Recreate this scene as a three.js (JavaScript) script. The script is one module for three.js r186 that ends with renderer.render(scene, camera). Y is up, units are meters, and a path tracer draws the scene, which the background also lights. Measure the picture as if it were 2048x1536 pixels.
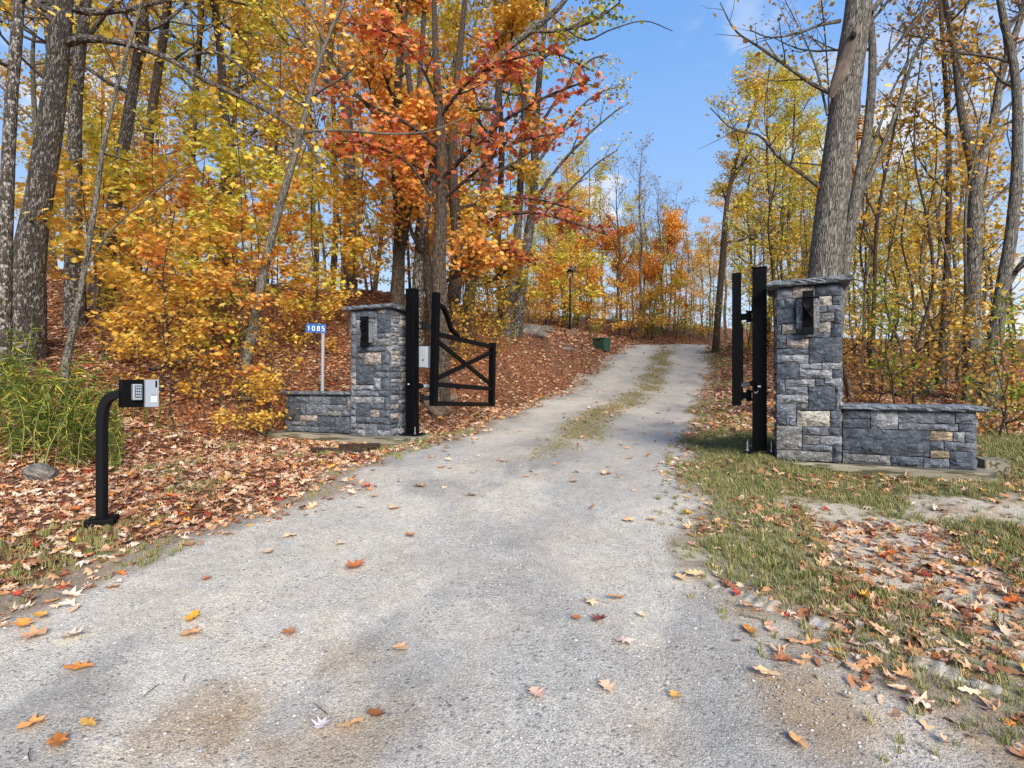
import * as THREE from 'three';
import { mergeGeometries, toCreasedNormals } from 'three/addons/utils/BufferGeometryUtils.js';
import { RoundedBoxGeometry } from 'three/addons/geometries/RoundedBoxGeometry.js';

// ---------------------------------------------------------------- camera, sky, sun, exposure
const EYE = 1.4, FOC = 1100, CX = 1024, CY = 768;
const scene = new THREE.Scene();
const camera = new THREE.PerspectiveCamera(2 * Math.atan(768 / FOC) * 180 / Math.PI, 4 / 3, 0.05, 2000);
camera.position.set(0, EYE, 0);
camera.lookAt(0, EYE, -10);
const renderer = new THREE.WebGLRenderer({ antialias: true });
renderer.setSize(1024, 768);
renderer.toneMapping = THREE.LinearToneMapping;
renderer.toneMappingExposure = 1.4;
renderer.shadowMap.enabled = true;

const sun = new THREE.DirectionalLight(new THREE.Color(1.0, 0.93, 0.82), 5);
sun.position.set(20, 32, 42);
sun.target.position.set(0, 0, -12);
sun.castShadow = true;
sun.shadow.radius = 60;
sun.shadow.mapSize.set(4096, 4096);
Object.assign(sun.shadow.camera, { left: -45, right: 45, top: 45, bottom: -45, near: 1, far: 160 });
sun.shadow.camera.updateProjectionMatrix();
scene.add(sun, sun.target);

// ---------------------------------------------------------------- seeded random and noise
function rngOf(seed) {
  let a = seed >>> 0;
  return () => { a = (a + 0x6d2b79f5) | 0; let t = Math.imul(a ^ (a >>> 15), 1 | a); t = (t + Math.imul(t ^ (t >>> 7), 61 | t)) ^ t; return ((t ^ (t >>> 14)) >>> 0) / 4294967296; };
}
const clamp = (x, a, b) => Math.min(b, Math.max(a, x));
const lerp = (a, b, t) => a + (b - a) * t;
const smooth = (x, a, b) => { const t = clamp((x - a) / (b - a), 0, 1); return t * t * (3 - 2 * t); };
function hash2(x, y, s) { let h = Math.imul(x | 0, 374761393) ^ Math.imul(y | 0, 668265263) ^ Math.imul(s | 0, 2147483647); h = Math.imul(h ^ (h >>> 13), 1274126177); return ((h ^ (h >>> 16)) >>> 0) / 4294967296; }
function vnoise(x, y, s = 0, per = 0) {
  const ix = Math.floor(x), iy = Math.floor(y), fx = x - ix, fy = y - iy, u = fx * fx * (3 - 2 * fx), v = fy * fy * (3 - 2 * fy);
  const w = per ? (k) => ((k % per) + per) % per : (k) => k;
  const a = hash2(w(ix), w(iy), s), b = hash2(w(ix + 1), w(iy), s), c = hash2(w(ix), w(iy + 1), s), d = hash2(w(ix + 1), w(iy + 1), s);
  return lerp(lerp(a, b, u), lerp(c, d, u), v);
}
function fbm(x, y, s = 0, oct = 4, per = 0) { let v = 0, a = 0.5, t = 0; for (let i = 0; i < oct; i++) { v += a * vnoise(x, y, s + i * 17, per); t += a; a *= 0.5; x *= 2; y *= 2; per *= 2; } return v / t; }
const V = (x, y, z) => new THREE.Vector3(x, y, z);
const C = (h) => new THREE.Color(h);

// sky: clear blue paling to the horizon, a few small fair-weather clouds all the way round
{
  const W = 2048, H = 1024, data = new Float32Array(W * H * 4), r = rngOf(77), clouds = [];
  const dirOf = (px, py) => { const v = V((px - CX) / FOC, (CY - py) / FOC, -1).normalize(); return [Math.atan2(v.z, v.x), Math.asin(v.y)]; };
  const add = (az, el, w, h, k) => clouds.push([az, el, w, h, k]);
  for (const [px, py, w, h, k] of [[1185, 390, 85, 40, 1.1], [195, 232, 90, 70, .9], [262, 330, 70, 60, .7], [1830, 95, 150, 90, .35], [1690, 262, 90, 40, .6], [1800, 255, 70, 50, .9], [2020, 130, 80, 70, .5], [2030, 640, 170, 120, .8], [1500, 20, 120, 40, .3]]) { const [a, e] = dirOf(px, py); add(a, e, w / FOC, h / FOC, k); }
  for (let i = 0; i < 26; i++) { const az = (r() * 2 - 1) * Math.PI, el = .1 + r() * .65; if (Math.abs(az + Math.PI / 2) < .85 && el < .75) continue; add(az, el, .06 + r() * .14, .03 + r() * .06, .3 + r() * .6); }
  const stops = [[-.2, [.50, .58, .66]], [0, [.80, .88, .98]], [.12, [.60, .77, .99]], [.3, [.33, .56, .95]], [.55, [.20, .42, .86]], [1.0, [.13, .31, .74]], [1.6, [.09, .25, .66]]];
  for (let y = 0; y < H; y++) {
    const el = ((y + .5) / H - .5) * Math.PI;
    let k = 0; while (k < stops.length - 2 && el > stops[k + 1][0]) k++;
    const t = clamp((el - stops[k][0]) / (stops[k + 1][0] - stops[k][0]), 0, 1), base = [0, 1, 2].map((c) => lerp(stops[k][1][c], stops[k + 1][1][c], t));
    for (let x = 0; x < W; x++) {
      const az = ((x + .5) / W - .5) * 2 * Math.PI;
      let m = 0;
      for (const [ca, ce, cw, ch, ck] of clouds) {
        let da = az - ca; if (da > Math.PI) da -= 2 * Math.PI; if (da < -Math.PI) da += 2 * Math.PI;
        const dx = da * Math.cos(ce) / cw, dy = (el - ce) / ch, q = dx * dx + dy * dy;
        if (q < 4) { const n = fbm(az * 22 + 50, el * 34 + 50, 5, 5); m = Math.max(m, ck * smooth(1.25 - Math.sqrt(q) + (n - .5) * 2.2, .1, 1.1)); }
      }
      const o = (y * W + x) * 4, cl = [.97, .97, 1.0];
      for (let c = 0; c < 3; c++) data[o + c] = .77 * lerp(base[c], cl[c], m * .85);
      data[o + 3] = 1;
    }
  }
  const t = new THREE.DataTexture(data, W, H, THREE.RGBAFormat, THREE.FloatType);
  t.mapping = THREE.EquirectangularReflectionMapping; t.magFilter = THREE.LinearFilter; t.needsUpdate = true;
  scene.background = t; scene.environment = t;
}

// ---------------------------------------------------------------- naming helpers
const taken = new Map();
function numbered(name) { const k = taken.get(name) ?? 0; taken.set(name, k + 1); return k ? name + '_' + String(k).padStart(3, '0') : name; }
function tag(o, label, category, group, kind) { if (label) o.userData.label = label; if (category) o.userData.category = category; if (group) o.userData.group = group; if (kind) o.userData.kind = kind; return o; }
function shadows(o) { o.castShadow = o.receiveShadow = true; return o; }
function thing(name, label, category, pos = [0, 0, 0], turn = 0, group) { const o = new THREE.Group(); o.name = numbered(name); o.position.set(...pos); o.rotation.y = turn; tag(o, label, category, group); scene.add(o); return o; }
function part(name, geo, mat, parent) { const m = shadows(new THREE.Mesh(geo, mat)); m.name = name; parent.add(m); return m; }
function single(name, geo, mat, label, category, group, kind) { const m = shadows(new THREE.Mesh(geo, mat)); m.name = numbered(name); scene.add(m); return tag(m, label, category, group, kind); }
function bx(w, h, d, x = 0, y = 0, z = 0, bevel = 0) { const g = bevel ? new RoundedBoxGeometry(w, h, d, 1, bevel) : new THREE.BoxGeometry(w, h, d); g.translate(x, y, z); return g; }

// ---------------------------------------------------------------- the lie of the land (d = metres ahead of the camera, heights against the eye)
function curve(pts) {
  return (x) => {
    const n = pts.length; if (x <= pts[0][0]) return pts[0][1] + (x - pts[0][0]) * (pts[1][1] - pts[0][1]) / (pts[1][0] - pts[0][0]) * .5;
    if (x >= pts[n - 1][0]) return pts[n - 1][1];
    let k = 0; while (x > pts[k + 1][0]) k++;
    const [x0, y0] = pts[k], [x1, y1] = pts[k + 1], m = (i) => { if (i <= 0 || i >= n - 1) { const a = Math.max(0, Math.min(n - 2, i)); return (pts[a + 1][1] - pts[a][1]) / (pts[a + 1][0] - pts[a][0]); } return (pts[i + 1][1] - pts[i - 1][1]) / (pts[i + 1][0] - pts[i - 1][0]); };
    const h = x1 - x0, t = (x - x0) / h, t2 = t * t, t3 = t2 * t;
    return (2 * t3 - 3 * t2 + 1) * y0 + (t3 - 2 * t2 + t) * h * m(k) + (-2 * t3 + 3 * t2) * y1 + (t3 - t2) * h * m(k + 1);
  };
}
const roadL = curve([[0, -4.2], [1.8, -3.6], [3, -2.86], [4.4, -2.2], [6, -1.66], [9, -.72], [13, .72], [17, 2.18], [23, 4.3], [29, 6.44], [32, 8.2], [36, 14], [40, 22], [60, 60]]);
const roadR = curve([[0, 2.4], [1.8, 1.75], [2.5, 1.5], [3.2, 1.36], [4.4, 1.5], [6, 1.98], [9, 2.96], [13, 4.44], [17, 6.0], [23, 8.15], [29, 10.3], [32, 12.6], [36, 18.6], [40, 27], [60, 66]]);
const roadG = curve([[0, -1.52], [2, -1.36], [4, -1.17], [6, -.97], [9, -.80], [13, -.45], [17, 0], [23, 1.02], [29, 2.02], [33, 2.3], [40, 2.25], [60, 1.2], [100, -1], [400, -10]]);
const leftK = curve([[0, .05], [4, .1], [6, .2], [10, .34], [14, .6], [18, .78], [24, .42], [30, .25], [40, .2]]);
const leftS = curve([[0, 3], [6, 2.8], [10, 1.5], [14, .7], [18, .35], [30, .3]]);
const leftCap = curve([[0, 1.2], [6, 1.6], [10, 2.4], [14, 2.9], [18, 3.0], [24, 2.0], [30, 1.6], [60, 3]]);
function hills(x, d) {
  const l = roadL(d), r = roadR(d); let g = roadG(d);
  const far = smooth(d, 5, 14);
  if (x < l) { const s = l - x, c = leftCap(d), e = Math.max(0, s - leftS(d)); g += c * Math.tanh(leftK(d) * e / c) + Math.max(0, s - 9) * .07; }
  if (x > r) { const s = x - r; g += .17 * smooth(s, .1, .9) * smooth(d, 5.2, 6.4) + .12 * smooth(s, 1, 4) * far; const fall = Math.max(0, s - 6.5 - smooth(d, 13, 28) * 14); g -= Math.min(9, .1 * fall + .02 * fall * fall); }
  const off = Math.max(0, l - x, x - r);
  g += (fbm(x * .7 + 31, d * .7 + 9, 3, 4) - .5) * (.06 + .3 * smooth(off, 1.2, 5)) ;
  { const dx = x + 1.85, dd = d - 8.3, t = .927 * dx - .375 * dd, b = .375 * dx + .927 * dd, m = smooth(t, -3.1, -2.3) * (1 - smooth(t, .1, .7)) * smooth(b, -2.2, -1.1) * (1 - smooth(b, .25, .6)); if (m > 0) g = lerp(g, Math.min(g, -.925 - .02 * t), m); }
  if (d < 7.5 && x > 3) g += .07 * smooth(x, 3.2, 4.3) * smooth(d, 3.6, 4.8) * (1 - smooth(d, 5.6, 7));
  if (off <= 0) {
    const w = (x - l) / (r - l), rut = Math.exp(-(((w - .25) / .09) ** 2)) + Math.exp(-(((w - .76) / .09) ** 2));
    g -= rut * .025 * smooth(d, 4, 8); g += .02 * Math.exp(-(((w - .5) / .12) ** 2)) * smooth(d, 5, 9);
  }
  return g + EYE;
}
const H = (x, d) => hills(x, d);
const P = (px, py, d) => V((px - CX) / FOC * d, EYE + (CY - py) / FOC * d, -d);   // a point seen at a pixel of the 2048-wide photograph, d metres ahead
function groundAt(px, py) {          // where the line of sight meets the ground
  const kx = (px - CX) / FOC, ky = (CY - py) / FOC;
  let a = 1.0; for (; a < 80; a += .05) if (EYE + ky * a <= H(kx * a, a)) break;
  return V(kx * a, H(kx * a, a), -a);
}
const edgeWob = (d, s) => (fbm(d * 1.3, s, 41, 3) - .5) * .5;

// ---------------------------------------------------------------- textures
function tex(w, h, fn, srgb = true, rep = true) {
  const data = new Uint8Array(w * h * 4);
  for (let y = 0; y < h; y++) for (let x = 0; x < w; x++) { const c = fn(x, y), o = (y * w + x) * 4; for (let k = 0; k < 3; k++) data[o + k] = clamp(Math.round((c.length ? c[k] : c) * 255), 0, 255); data[o + 3] = 255; }
  return wrap(new THREE.DataTexture(data, w, h), srgb, rep);
}
function wrap(t, srgb, rep = true) { t.magFilter = THREE.LinearFilter; t.minFilter = THREE.LinearFilter; if (rep) t.wrapS = t.wrapT = THREE.RepeatWrapping; if (srgb) t.colorSpace = THREE.SRGBColorSpace; t.needsUpdate = true; return t; }
// gravel: sand with scattered chips of grey, blue-grey and white stone; height in the second map
const gravel = (() => {
  const N = 2048, col = new Float32Array(N * N * 3), hgt = new Float32Array(N * N), r = rngOf(5);
  for (let y = 0; y < N; y++) for (let x = 0; x < N; x++) {
    const big = fbm(x / 256, y / 256, 11, 4, 8), fine = vnoise(x / 2, y / 2, 3, N / 2), mid = fbm(x / 32, y / 32, 7, 3, 64), v = .78 + (big - .5) * .14 + (fine - .5) * .22 + (vnoise(x / 5, y / 5, 77, 0) - .5) * .2 + (mid - .5) * .14, o = (y * N + x);
    const warm = (fbm(x / 180, y / 180, 23, 3, 0) - .5) * .05;
    col[o * 3] = v * (.985 + warm); col[o * 3 + 1] = v * .965; col[o * 3 + 2] = v * (.925 - warm); hgt[o] = .35 + (mid - .5) * .2 + (fine - .5) * .12;
  }
  const tones = [[.60, .59, .59], [.66, .65, .64], [.54, .54, .55], [.70, .69, .67], [.72, .71, .7], [.84, .84, .83], [.66, .61, .55], [.52, .5, .48]];
  for (let i = 0; i < 230000; i++) {
    const cx = r() * N, cy = r() * N, clump = fbm(cx / 200, cy / 200, 31, 3, 0);
    const tiny = i < 190000; if (!tiny && r() > smooth(clump, .40, .62) * .95 + .06) continue;
    const big = r() ** 5, ra = tiny ? .9 + r() * 1.5 : 1.2 + big * 5.5, asp = .55 + r() * .45, an = r() * 3.14, ca = Math.cos(an), sa = Math.sin(an), t = tones[Math.floor(r() * tones.length * (r() < .6 ? .5 : 1))], sh = tiny ? 1.0 + r() * .42 : .9 + r() * .3, k = Math.ceil(ra + 1), p = 1.2 + r();
    for (let dy = -k; dy <= k; dy++) for (let dx = -k; dx <= k; dx++) {
      const u = (dx * ca + dy * sa) / ra, w = (-dx * sa + dy * ca) / (ra * asp), q = Math.abs(u) ** (p + .8) + Math.abs(w) ** (p + .8);
      if (q > 1.2) continue; const a = clamp((1.2 - q) / .35, 0, 1) * (tiny ? .7 : .85), X = (Math.floor(cx) + dx + N) % N, Y = (Math.floor(cy) + dy + N) % N, o = Y * N + X;
      for (let c = 0; c < 3; c++) col[o * 3 + c] = lerp(col[o * 3 + c], t[c] * sh, a); hgt[o] = Math.max(hgt[o], .4 + .5 * (ra / 7 + .25) * (1 - q * .6));
    }
  }
  return [tex(N, N, (x, y) => [col[(y * N + x) * 3], col[(y * N + x) * 3 + 1], col[(y * N + x) * 3 + 2]]), tex(N, N, (x, y) => hgt[y * N + x], false)];
})();
// forest floor under and beyond the loose leaves: soil with a felt of small brown leaf pieces
const floorTex = (() => {
  const N = 1024, cv = document.createElement('canvas'); cv.width = cv.height = N; const g = cv.getContext('2d'), r = rngOf(9);
  g.fillStyle = '#4a382a'; g.fillRect(0, 0, N, N);
  const cols = ['#8a5f40', '#a5764f', '#74492f', '#5c3b28', '#b88a62', '#6b4a35', '#94603a', '#4d3324', '#c29a74', '#7d6a50', '#9b5a34'];
  for (let i = 0; i < 9000; i++) {
    const x = r() * N, y = r() * N, s = 5 + r() * 13, a = r() * 6.28; g.fillStyle = cols[Math.floor(r() * cols.length)];
    for (const ox of [0, -N, N]) for (const oy of [0, -N, N]) { if (x + ox < -30 || x + ox > N + 30 || y + oy < -30 || y + oy > N + 30) continue; g.save(); g.translate(x + ox, y + oy); g.rotate(a); g.beginPath(); for (let k = 0; k < 10; k++) { const q = k / 10 * 6.283, l = s * (k % 2 ? .5 : 1) * (.8 + hash2(i, k, 1) * .4); g.lineTo(Math.cos(q) * l, Math.sin(q) * l * .7); } g.fill(); g.restore(); }
  }
  const t = new THREE.CanvasTexture(cv); return wrap(t, true);
})();
const soilTex = tex(512, 512, (x, y) => { const v = .62 + (fbm(x / 64, y / 64, 3, 5, 8) - .5) * .5 + (vnoise(x / 2, y / 2, 8, 256) - .5) * .3; return [v, v * .93, v * .82]; });
const graniteTex = tex(512, 512, (x, y) => { const a = fbm(x / 40 + fbm(x / 90, y / 90, 6, 3, 0) * 2, y / 22, 3, 4, 0), s = vnoise(x / 1.7, y / 1.7, 9, 0), s2 = vnoise(x / 4, y / 4, 19, 0); let v = .64 + (a - .5) * .55 + (s - .5) * .34 + (s2 - .5) * .2; if (s > .9) v += .2; const ve = Math.abs(fbm(x / 120, y / 70, 55, 3, 0) - .5); if (ve < .012) v += .22; return [v, v, v * 1.01]; });
const rockBump = tex(512, 512, (x, y) => { const w = fbm(x / 80, y / 80, 61, 3, 0) * 3; return .5 + (fbm(x / 60 + w, y / 26 + w, 2, 5, 0) - .5) * 1.3 + (Math.abs(fbm(x / 90, y / 40, 71, 3, 0) - .5) < .03 ? -.25 : 0); }, false);
const concTex = tex(512, 512, (x, y) => { const v = .74 + (fbm(x / 70, y / 70, 13, 5, 0) - .5) * .4 + (vnoise(x / 2, y / 2, 5, 256) - .5) * .14, m = smooth(fbm(x / 60, y / 38, 81, 4, 0), .5, .66); return [lerp(v, .3, m * .75), lerp(v * .97, .3, m * .75), lerp(v * .9, .2, m * .75)]; });
// bark: u round the trunk, v up it
function barkTex(seed, ux, vy, base, lich, lichAmt, moss) {
  const W = 512, Hh = 1024, hf = (x, y) => { const wob = (fbm(x / 70, y / 160, seed, 3, 0) - .5) * 46, q = vnoise((x + wob) / ux, y / vy, seed + 3, 0), q2 = vnoise((x + wob) / (ux * .45), y / (vy * .35), seed + 5, 0); return clamp(Math.abs(q - .5) * 2 * .9 + (q2 - .5) * .5 + .1, 0, 1); };
  const fade = (f) => (x, y) => { const b = clamp((x - (W - 64)) / 64, 0, 1), c = clamp((y - (Hh - 64)) / 64, 0, 1); return lerp(lerp(f(x, y), f(x - W, y), b), lerp(f(x, y - Hh), f(x - W, y - Hh), b), c); };
  const h = fade(hf), li = fade((x, y) => fbm(x / 34, y / 44, seed + 31, 4, 0)), mo = fade((x, y) => fbm(x / 60, y / 80, seed + 37, 4, 0)), gr = fade((x, y) => vnoise(x / 2, y / 3, seed + 9, 0));
  return [tex(W, Hh, (x, y) => {
    const v = lerp(.42, 1, smooth(h(x, y), .06, .6)) * (.88 + gr(x, y) * .24), a = smooth(li(x, y), 1 - lichAmt, 1 - lichAmt + .1) * .8, m = moss ? smooth(mo(x, y), .62, .7) * .8 : 0;
    return [0, 1, 2].map((c) => lerp(lerp(base[c] * v, lich[c] * (.8 + .2 * v), a), [.27, .29, .12][c], m));
  }), tex(W, Hh, (x, y) => h(x, y), false)];
}
const barkOak = barkTex(3, 15, 120, [.62, .60, .57], [.72, .72, .67], .36, false);
const barkDark = barkTex(13, 18, 70, [.44, .40, .37], [.82, .82, .80], .43, true);
const barkGrey = barkTex(23, 60, 30, [.58, .56, .52], [.74, .73, .69], .45, false);
const barkBrown = barkTex(33, 22, 90, [.40, .34, .29], [.6, .58, .52], .36, false);

// ---------------------------------------------------------------- materials
const std = (o) => new THREE.MeshStandardMaterial(o);
const M = {
  gravel: std({ map: gravel[0], bumpMap: gravel[1], bumpScale: .006, roughness: .95, vertexColors: true, color: C('#ffffff') }),
  ground: std({ map: floorTex, roughness: 1, vertexColors: true, bumpMap: floorTex, bumpScale: .02 }),
  oak: std({ map: barkOak[0], bumpMap: barkOak[1], bumpScale: .028, roughness: .95, color: C('#d6d2cc') }),
  dark: std({ map: barkDark[0], bumpMap: barkDark[1], bumpScale: .02, roughness: .95, color: C('#cfcac6') }),
  grey: std({ map: barkGrey[0], bumpMap: barkGrey[1], bumpScale: .004, roughness: .9, color: C('#aaa59d') }),
  brown: std({ map: barkBrown[0], bumpMap: barkBrown[1], bumpScale: .008, roughness: .95, color: C('#c4bdb5') }),
  mortar: std({ map: soilTex, color: C('#77767a'), roughness: 1 }),
  conc: std({ map: concTex, color: C('#b5b0a4'), roughness: .95, bumpMap: concTex, bumpScale: .004 }),
  slab: std({ map: graniteTex, bumpMap: rockBump, bumpScale: .012, color: C('#8e949b'), roughness: .85 }),
  black: new THREE.MeshPhysicalMaterial({ color: C('#08080a'), roughness: .5, specularIntensity: .16 }),
  blackMatte: new THREE.MeshPhysicalMaterial({ color: C('#0f1013'), roughness: .6, specularIntensity: .18 }),
  brownBlack: new THREE.MeshPhysicalMaterial({ color: C('#0d0b0b'), roughness: .5, specularIntensity: .22 }),
  steel: std({ color: C('#a9adb2'), roughness: .35, metalness: .9 }),
  greyBox: std({ color: C('#959ba3'), roughness: .5 }),
  greyDark: std({ color: C('#70767e'), roughness: .5 }),
  silver: std({ color: C('#a7abb0'), roughness: .35, metalness: .5 }),
  white: std({ color: C('#cfd2d5'), roughness: .5 }),
  key: std({ color: C('#8b98a4'), roughness: .4 }),
  rock: std({ map: graniteTex, bumpMap: rockBump, bumpScale: .02, color: C('#a49b90'), roughness: .95 }),
  rockBrown: std({ map: graniteTex, bumpMap: rockBump, bumpScale: .02, color: C('#a5886f'), roughness: .95 }),
  green: std({ color: C('#1f3a2c'), roughness: .55 }),
  wood: std({ map: barkBrown[0], bumpMap: barkBrown[1], bumpScale: .006, color: C('#b08d78'), roughness: .95 }),
  leaf: new THREE.MeshPhysicalMaterial({ vertexColors: true, roughness: .75, transmission: .45, thickness: 0, side: THREE.DoubleSide, specularIntensity: .3 }),
  litter: std({ roughness: .85, side: THREE.DoubleSide, vertexColors: false }),
  grass: std({ roughness: .8, side: THREE.DoubleSide }),
};
const stoneTones = { D: '#727a85', E: '#636b76', M: '#8f959e', N: '#918f8e', L: '#b2b4b9', B: '#ccc3b5', W: '#e4dccb', P: '#cdbdb0', T: '#c9b593', G: '#9e9d98' };
const stoneMats = Object.fromEntries(Object.entries(stoneTones).map(([k, h]) => [k, std({ map: graniteTex, bumpMap: rockBump, bumpScale: .02, roughness: .88, color: C(h) })]));
// ---------------------------------------------------------------- geometry builder
class GB {
  constructor() { this.p = []; this.n = []; this.u = []; this.c = []; this.i = []; }
  v(x, y, z, nx, ny, nz, u, w, c) { this.p.push(x, y, z); this.n.push(nx, ny, nz); this.u.push(u, w); if (c) this.c.push(c[0], c[1], c[2]); return this.p.length / 3 - 1; }
  tube(pts, rad, sides, rough = 0, seed = 0, scale = 1) {
    const N = pts.length; let along = hash2(seed, N, 4) * 3; const base = [];
    let ref = V(.3, .1, 1).normalize();
    for (let k = 0; k < N; k++) {
      const t = (k === 0 ? pts[1].clone().sub(pts[0]) : k === N - 1 ? pts[k].clone().sub(pts[k - 1]) : pts[k + 1].clone().sub(pts[k - 1])).normalize();
      let a = ref.clone().addScaledVector(t, -ref.dot(t)); if (a.lengthSq() < 1e-4) a = V(1, 0, .2).addScaledVector(t, -t.x); a.normalize(); ref = a; const b = t.clone().cross(a);
      if (k) along += pts[k].distanceTo(pts[k - 1]); const r = rad[k], circ = Math.max(1, Math.round(2 * Math.PI * rad[0] / (.55 * scale)));
      base.push(this.p.length / 3);
      for (let s = 0; s <= sides; s++) {
        const q = s / sides * 2 * Math.PI, cs = Math.cos(q), sn = Math.sin(q), rr = rough ? r * (1 + rough * (fbm(2 * cs + seed, 2 * sn + along * 1.5, seed, 3) - .5) * 2) : r;
        const nx = a.x * cs + b.x * sn, ny = a.y * cs + b.y * sn, nz = a.z * cs + b.z * sn;
        this.v(pts[k].x + nx * rr, pts[k].y + ny * rr, pts[k].z + nz * rr, nx, ny, nz, s / sides * circ, along / (1.1 * scale));
      }
    }
    for (let k = 0; k < N - 1; k++) for (let s = 0; s < sides; s++) { const a = base[k] + s, b = base[k + 1] + s; this.i.push(a, a + 1, b, a + 1, b + 1, b); }
    const tip = this.v(pts[N - 1].x, pts[N - 1].y, pts[N - 1].z, 0, 1, 0, 0, 0);
    for (let s = 0; s < sides; s++) this.i.push(base[N - 1] + s, base[N - 1] + s + 1, tip);
  }
  // a leaf: kind 0 = folded lozenge, 1 = lobed maple leaf, 2 = long narrow blade
  leaf(p, size, nrm, spin, col, kind) {
    const n = nrm, a = Math.abs(n.y) < .9 ? V(0, 1, 0) : V(1, 0, 0), t0 = a.addScaledVector(n, -a.dot(n)).normalize(), b0 = n.clone().cross(t0), cs = Math.cos(spin), sn = Math.sin(spin);
    const tx = t0.x * cs + b0.x * sn, ty = t0.y * cs + b0.y * sn, tz = t0.z * cs + b0.z * sn, bx_ = b0.x * cs - t0.x * sn, by_ = b0.y * cs - t0.y * sn, bz_ = b0.z * cs - t0.z * sn;
    const put = (u, w, h) => this.v(p.x + (tx * u + bx_ * w + n.x * h) * size, p.y + (ty * u + by_ * w + n.y * h) * size, p.z + (tz * u + bz_ * w + n.z * h) * size, n.x, n.y, n.z, u, w, col);
    if (kind === 0) { const i0 = put(-.5, 0, 0), i1 = put(.02, -.38, .1), i2 = put(.55, 0, -.05), i3 = put(.02, .38, .1); this.i.push(i0, i1, i2, i0, i2, i3); return; }
    if (kind === 2) { const i0 = put(0, 0, 0), i1 = put(.4, -.045, .03), i2 = put(1, 0, -.16), i3 = put(.4, .045, .03); this.i.push(i0, i1, i2, i0, i2, i3); return; }
    const c = put(-.05, 0, .06), first = this.p.length / 3;
    for (const [u, w] of MAPLE) put(u, w, -.22 * (u * u + w * w));
    for (let k = 0; k < MAPLE.length; k++) this.i.push(c, first + (k + 1) % MAPLE.length, first + k);
  }
  geo() {
    const g = new THREE.BufferGeometry(); g.setAttribute('position', new THREE.Float32BufferAttribute(this.p, 3)); g.setAttribute('normal', new THREE.Float32BufferAttribute(this.n, 3)); g.setAttribute('uv', new THREE.Float32BufferAttribute(this.u, 2));
    if (this.c.length) g.setAttribute('color', new THREE.Float32BufferAttribute(this.c, 3)); g.setIndex(this.i); return g;
  }
}
const MAPLE = [[-.48, 0], [-.4, .3], [-.2, .2], [-.02, .56], [.06, .2], [.34, .38], [.26, .12], [.62, 0], [.26, -.12], [.34, -.38], [.06, -.2], [-.02, -.56], [-.2, -.2], [-.4, -.3]];

// ---------------------------------------------------------------- ground sheet
const shoulder = (x, d) => Math.max(roadL(d) + edgeWob(d, 1) - x, x - roadR(d) - edgeWob(d, 9));   // below 0 on the drive
{
  const axis = (list) => { const out = []; for (let k = 0; k < list.length - 1; k++) { const [a, n] = list[k], b = list[k + 1][0]; for (let i = 0; i < n; i++) out.push(a + (b - a) * i / n); } out.push(list[list.length - 1][0]); return out; };
  const xs = axis([[-600, 6], [-120, 10], [-40, 16], [-14, 150], [14, 20], [45, 10], [120, 6], [600, 0]]), ds = axis([[-300, 5], [-40, 8], [-6, 20], [1, 70], [9, 70], [20, 60], [40, 25], [90, 12], [300, 6], [900, 0]]);
  const p = [], u = [], c = [], idx = [];
  const litterC = C('#e0c4aa'), dirtC = C('#bfb3a2'), mossC = C('#a7a07a'), grassC = C('#9aa06c');
  for (const d of ds) for (const x of xs) {
    const off = shoulder(x, d), vi = (x - roadR(d) + .45) / (5.2 * (1 - .25 * smooth(d, 5.5, 8))), y = H(x, d) - .07 * Math.max(smooth(.42 - off, .05, .35), smooth(vi, .03, .08) * (1 - smooth(vi, .86, .95)) * (1 - smooth(d, 7.2, 7.7)) * smooth(d, .5, 1.4));
    p.push(x, y, -d); u.push(x / 2.2, d / 2.2);
    const right = x > roadR(d) - .3, near = 1 - smooth(d, 6.5, 10), n = fbm(x * .9 + 4, d * .9, 8, 4), col = litterC.clone();
    if (right) col.lerp(dirtC, near * .9).lerp(grassC, near * smooth(n, .45, .6) * .8); else col.lerp(mossC, smooth(n, .5, .65) * .45 * (1 - smooth(off, 1.5, 3)));
    c.push(col.r, col.g, col.b);
  }
  const nx = xs.length; for (let j = 0; j < ds.length - 1; j++) for (let i = 0; i < nx - 1; i++) { const a = j * nx + i; idx.push(a, a + 1, a + nx, a + 1, a + nx + 1, a + nx); }
  const g = new THREE.BufferGeometry(); g.setAttribute('position', new THREE.Float32BufferAttribute(p, 3)); g.setAttribute('uv', new THREE.Float32BufferAttribute(u, 2)); g.setAttribute('color', new THREE.Float32BufferAttribute(c, 3)); g.setIndex(idx); g.computeVertexNormals();
  single('ground', g, M.ground, 'forest floor of brown soil and leaf litter rising beside the drive', 'ground', null, 'structure');
}
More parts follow.
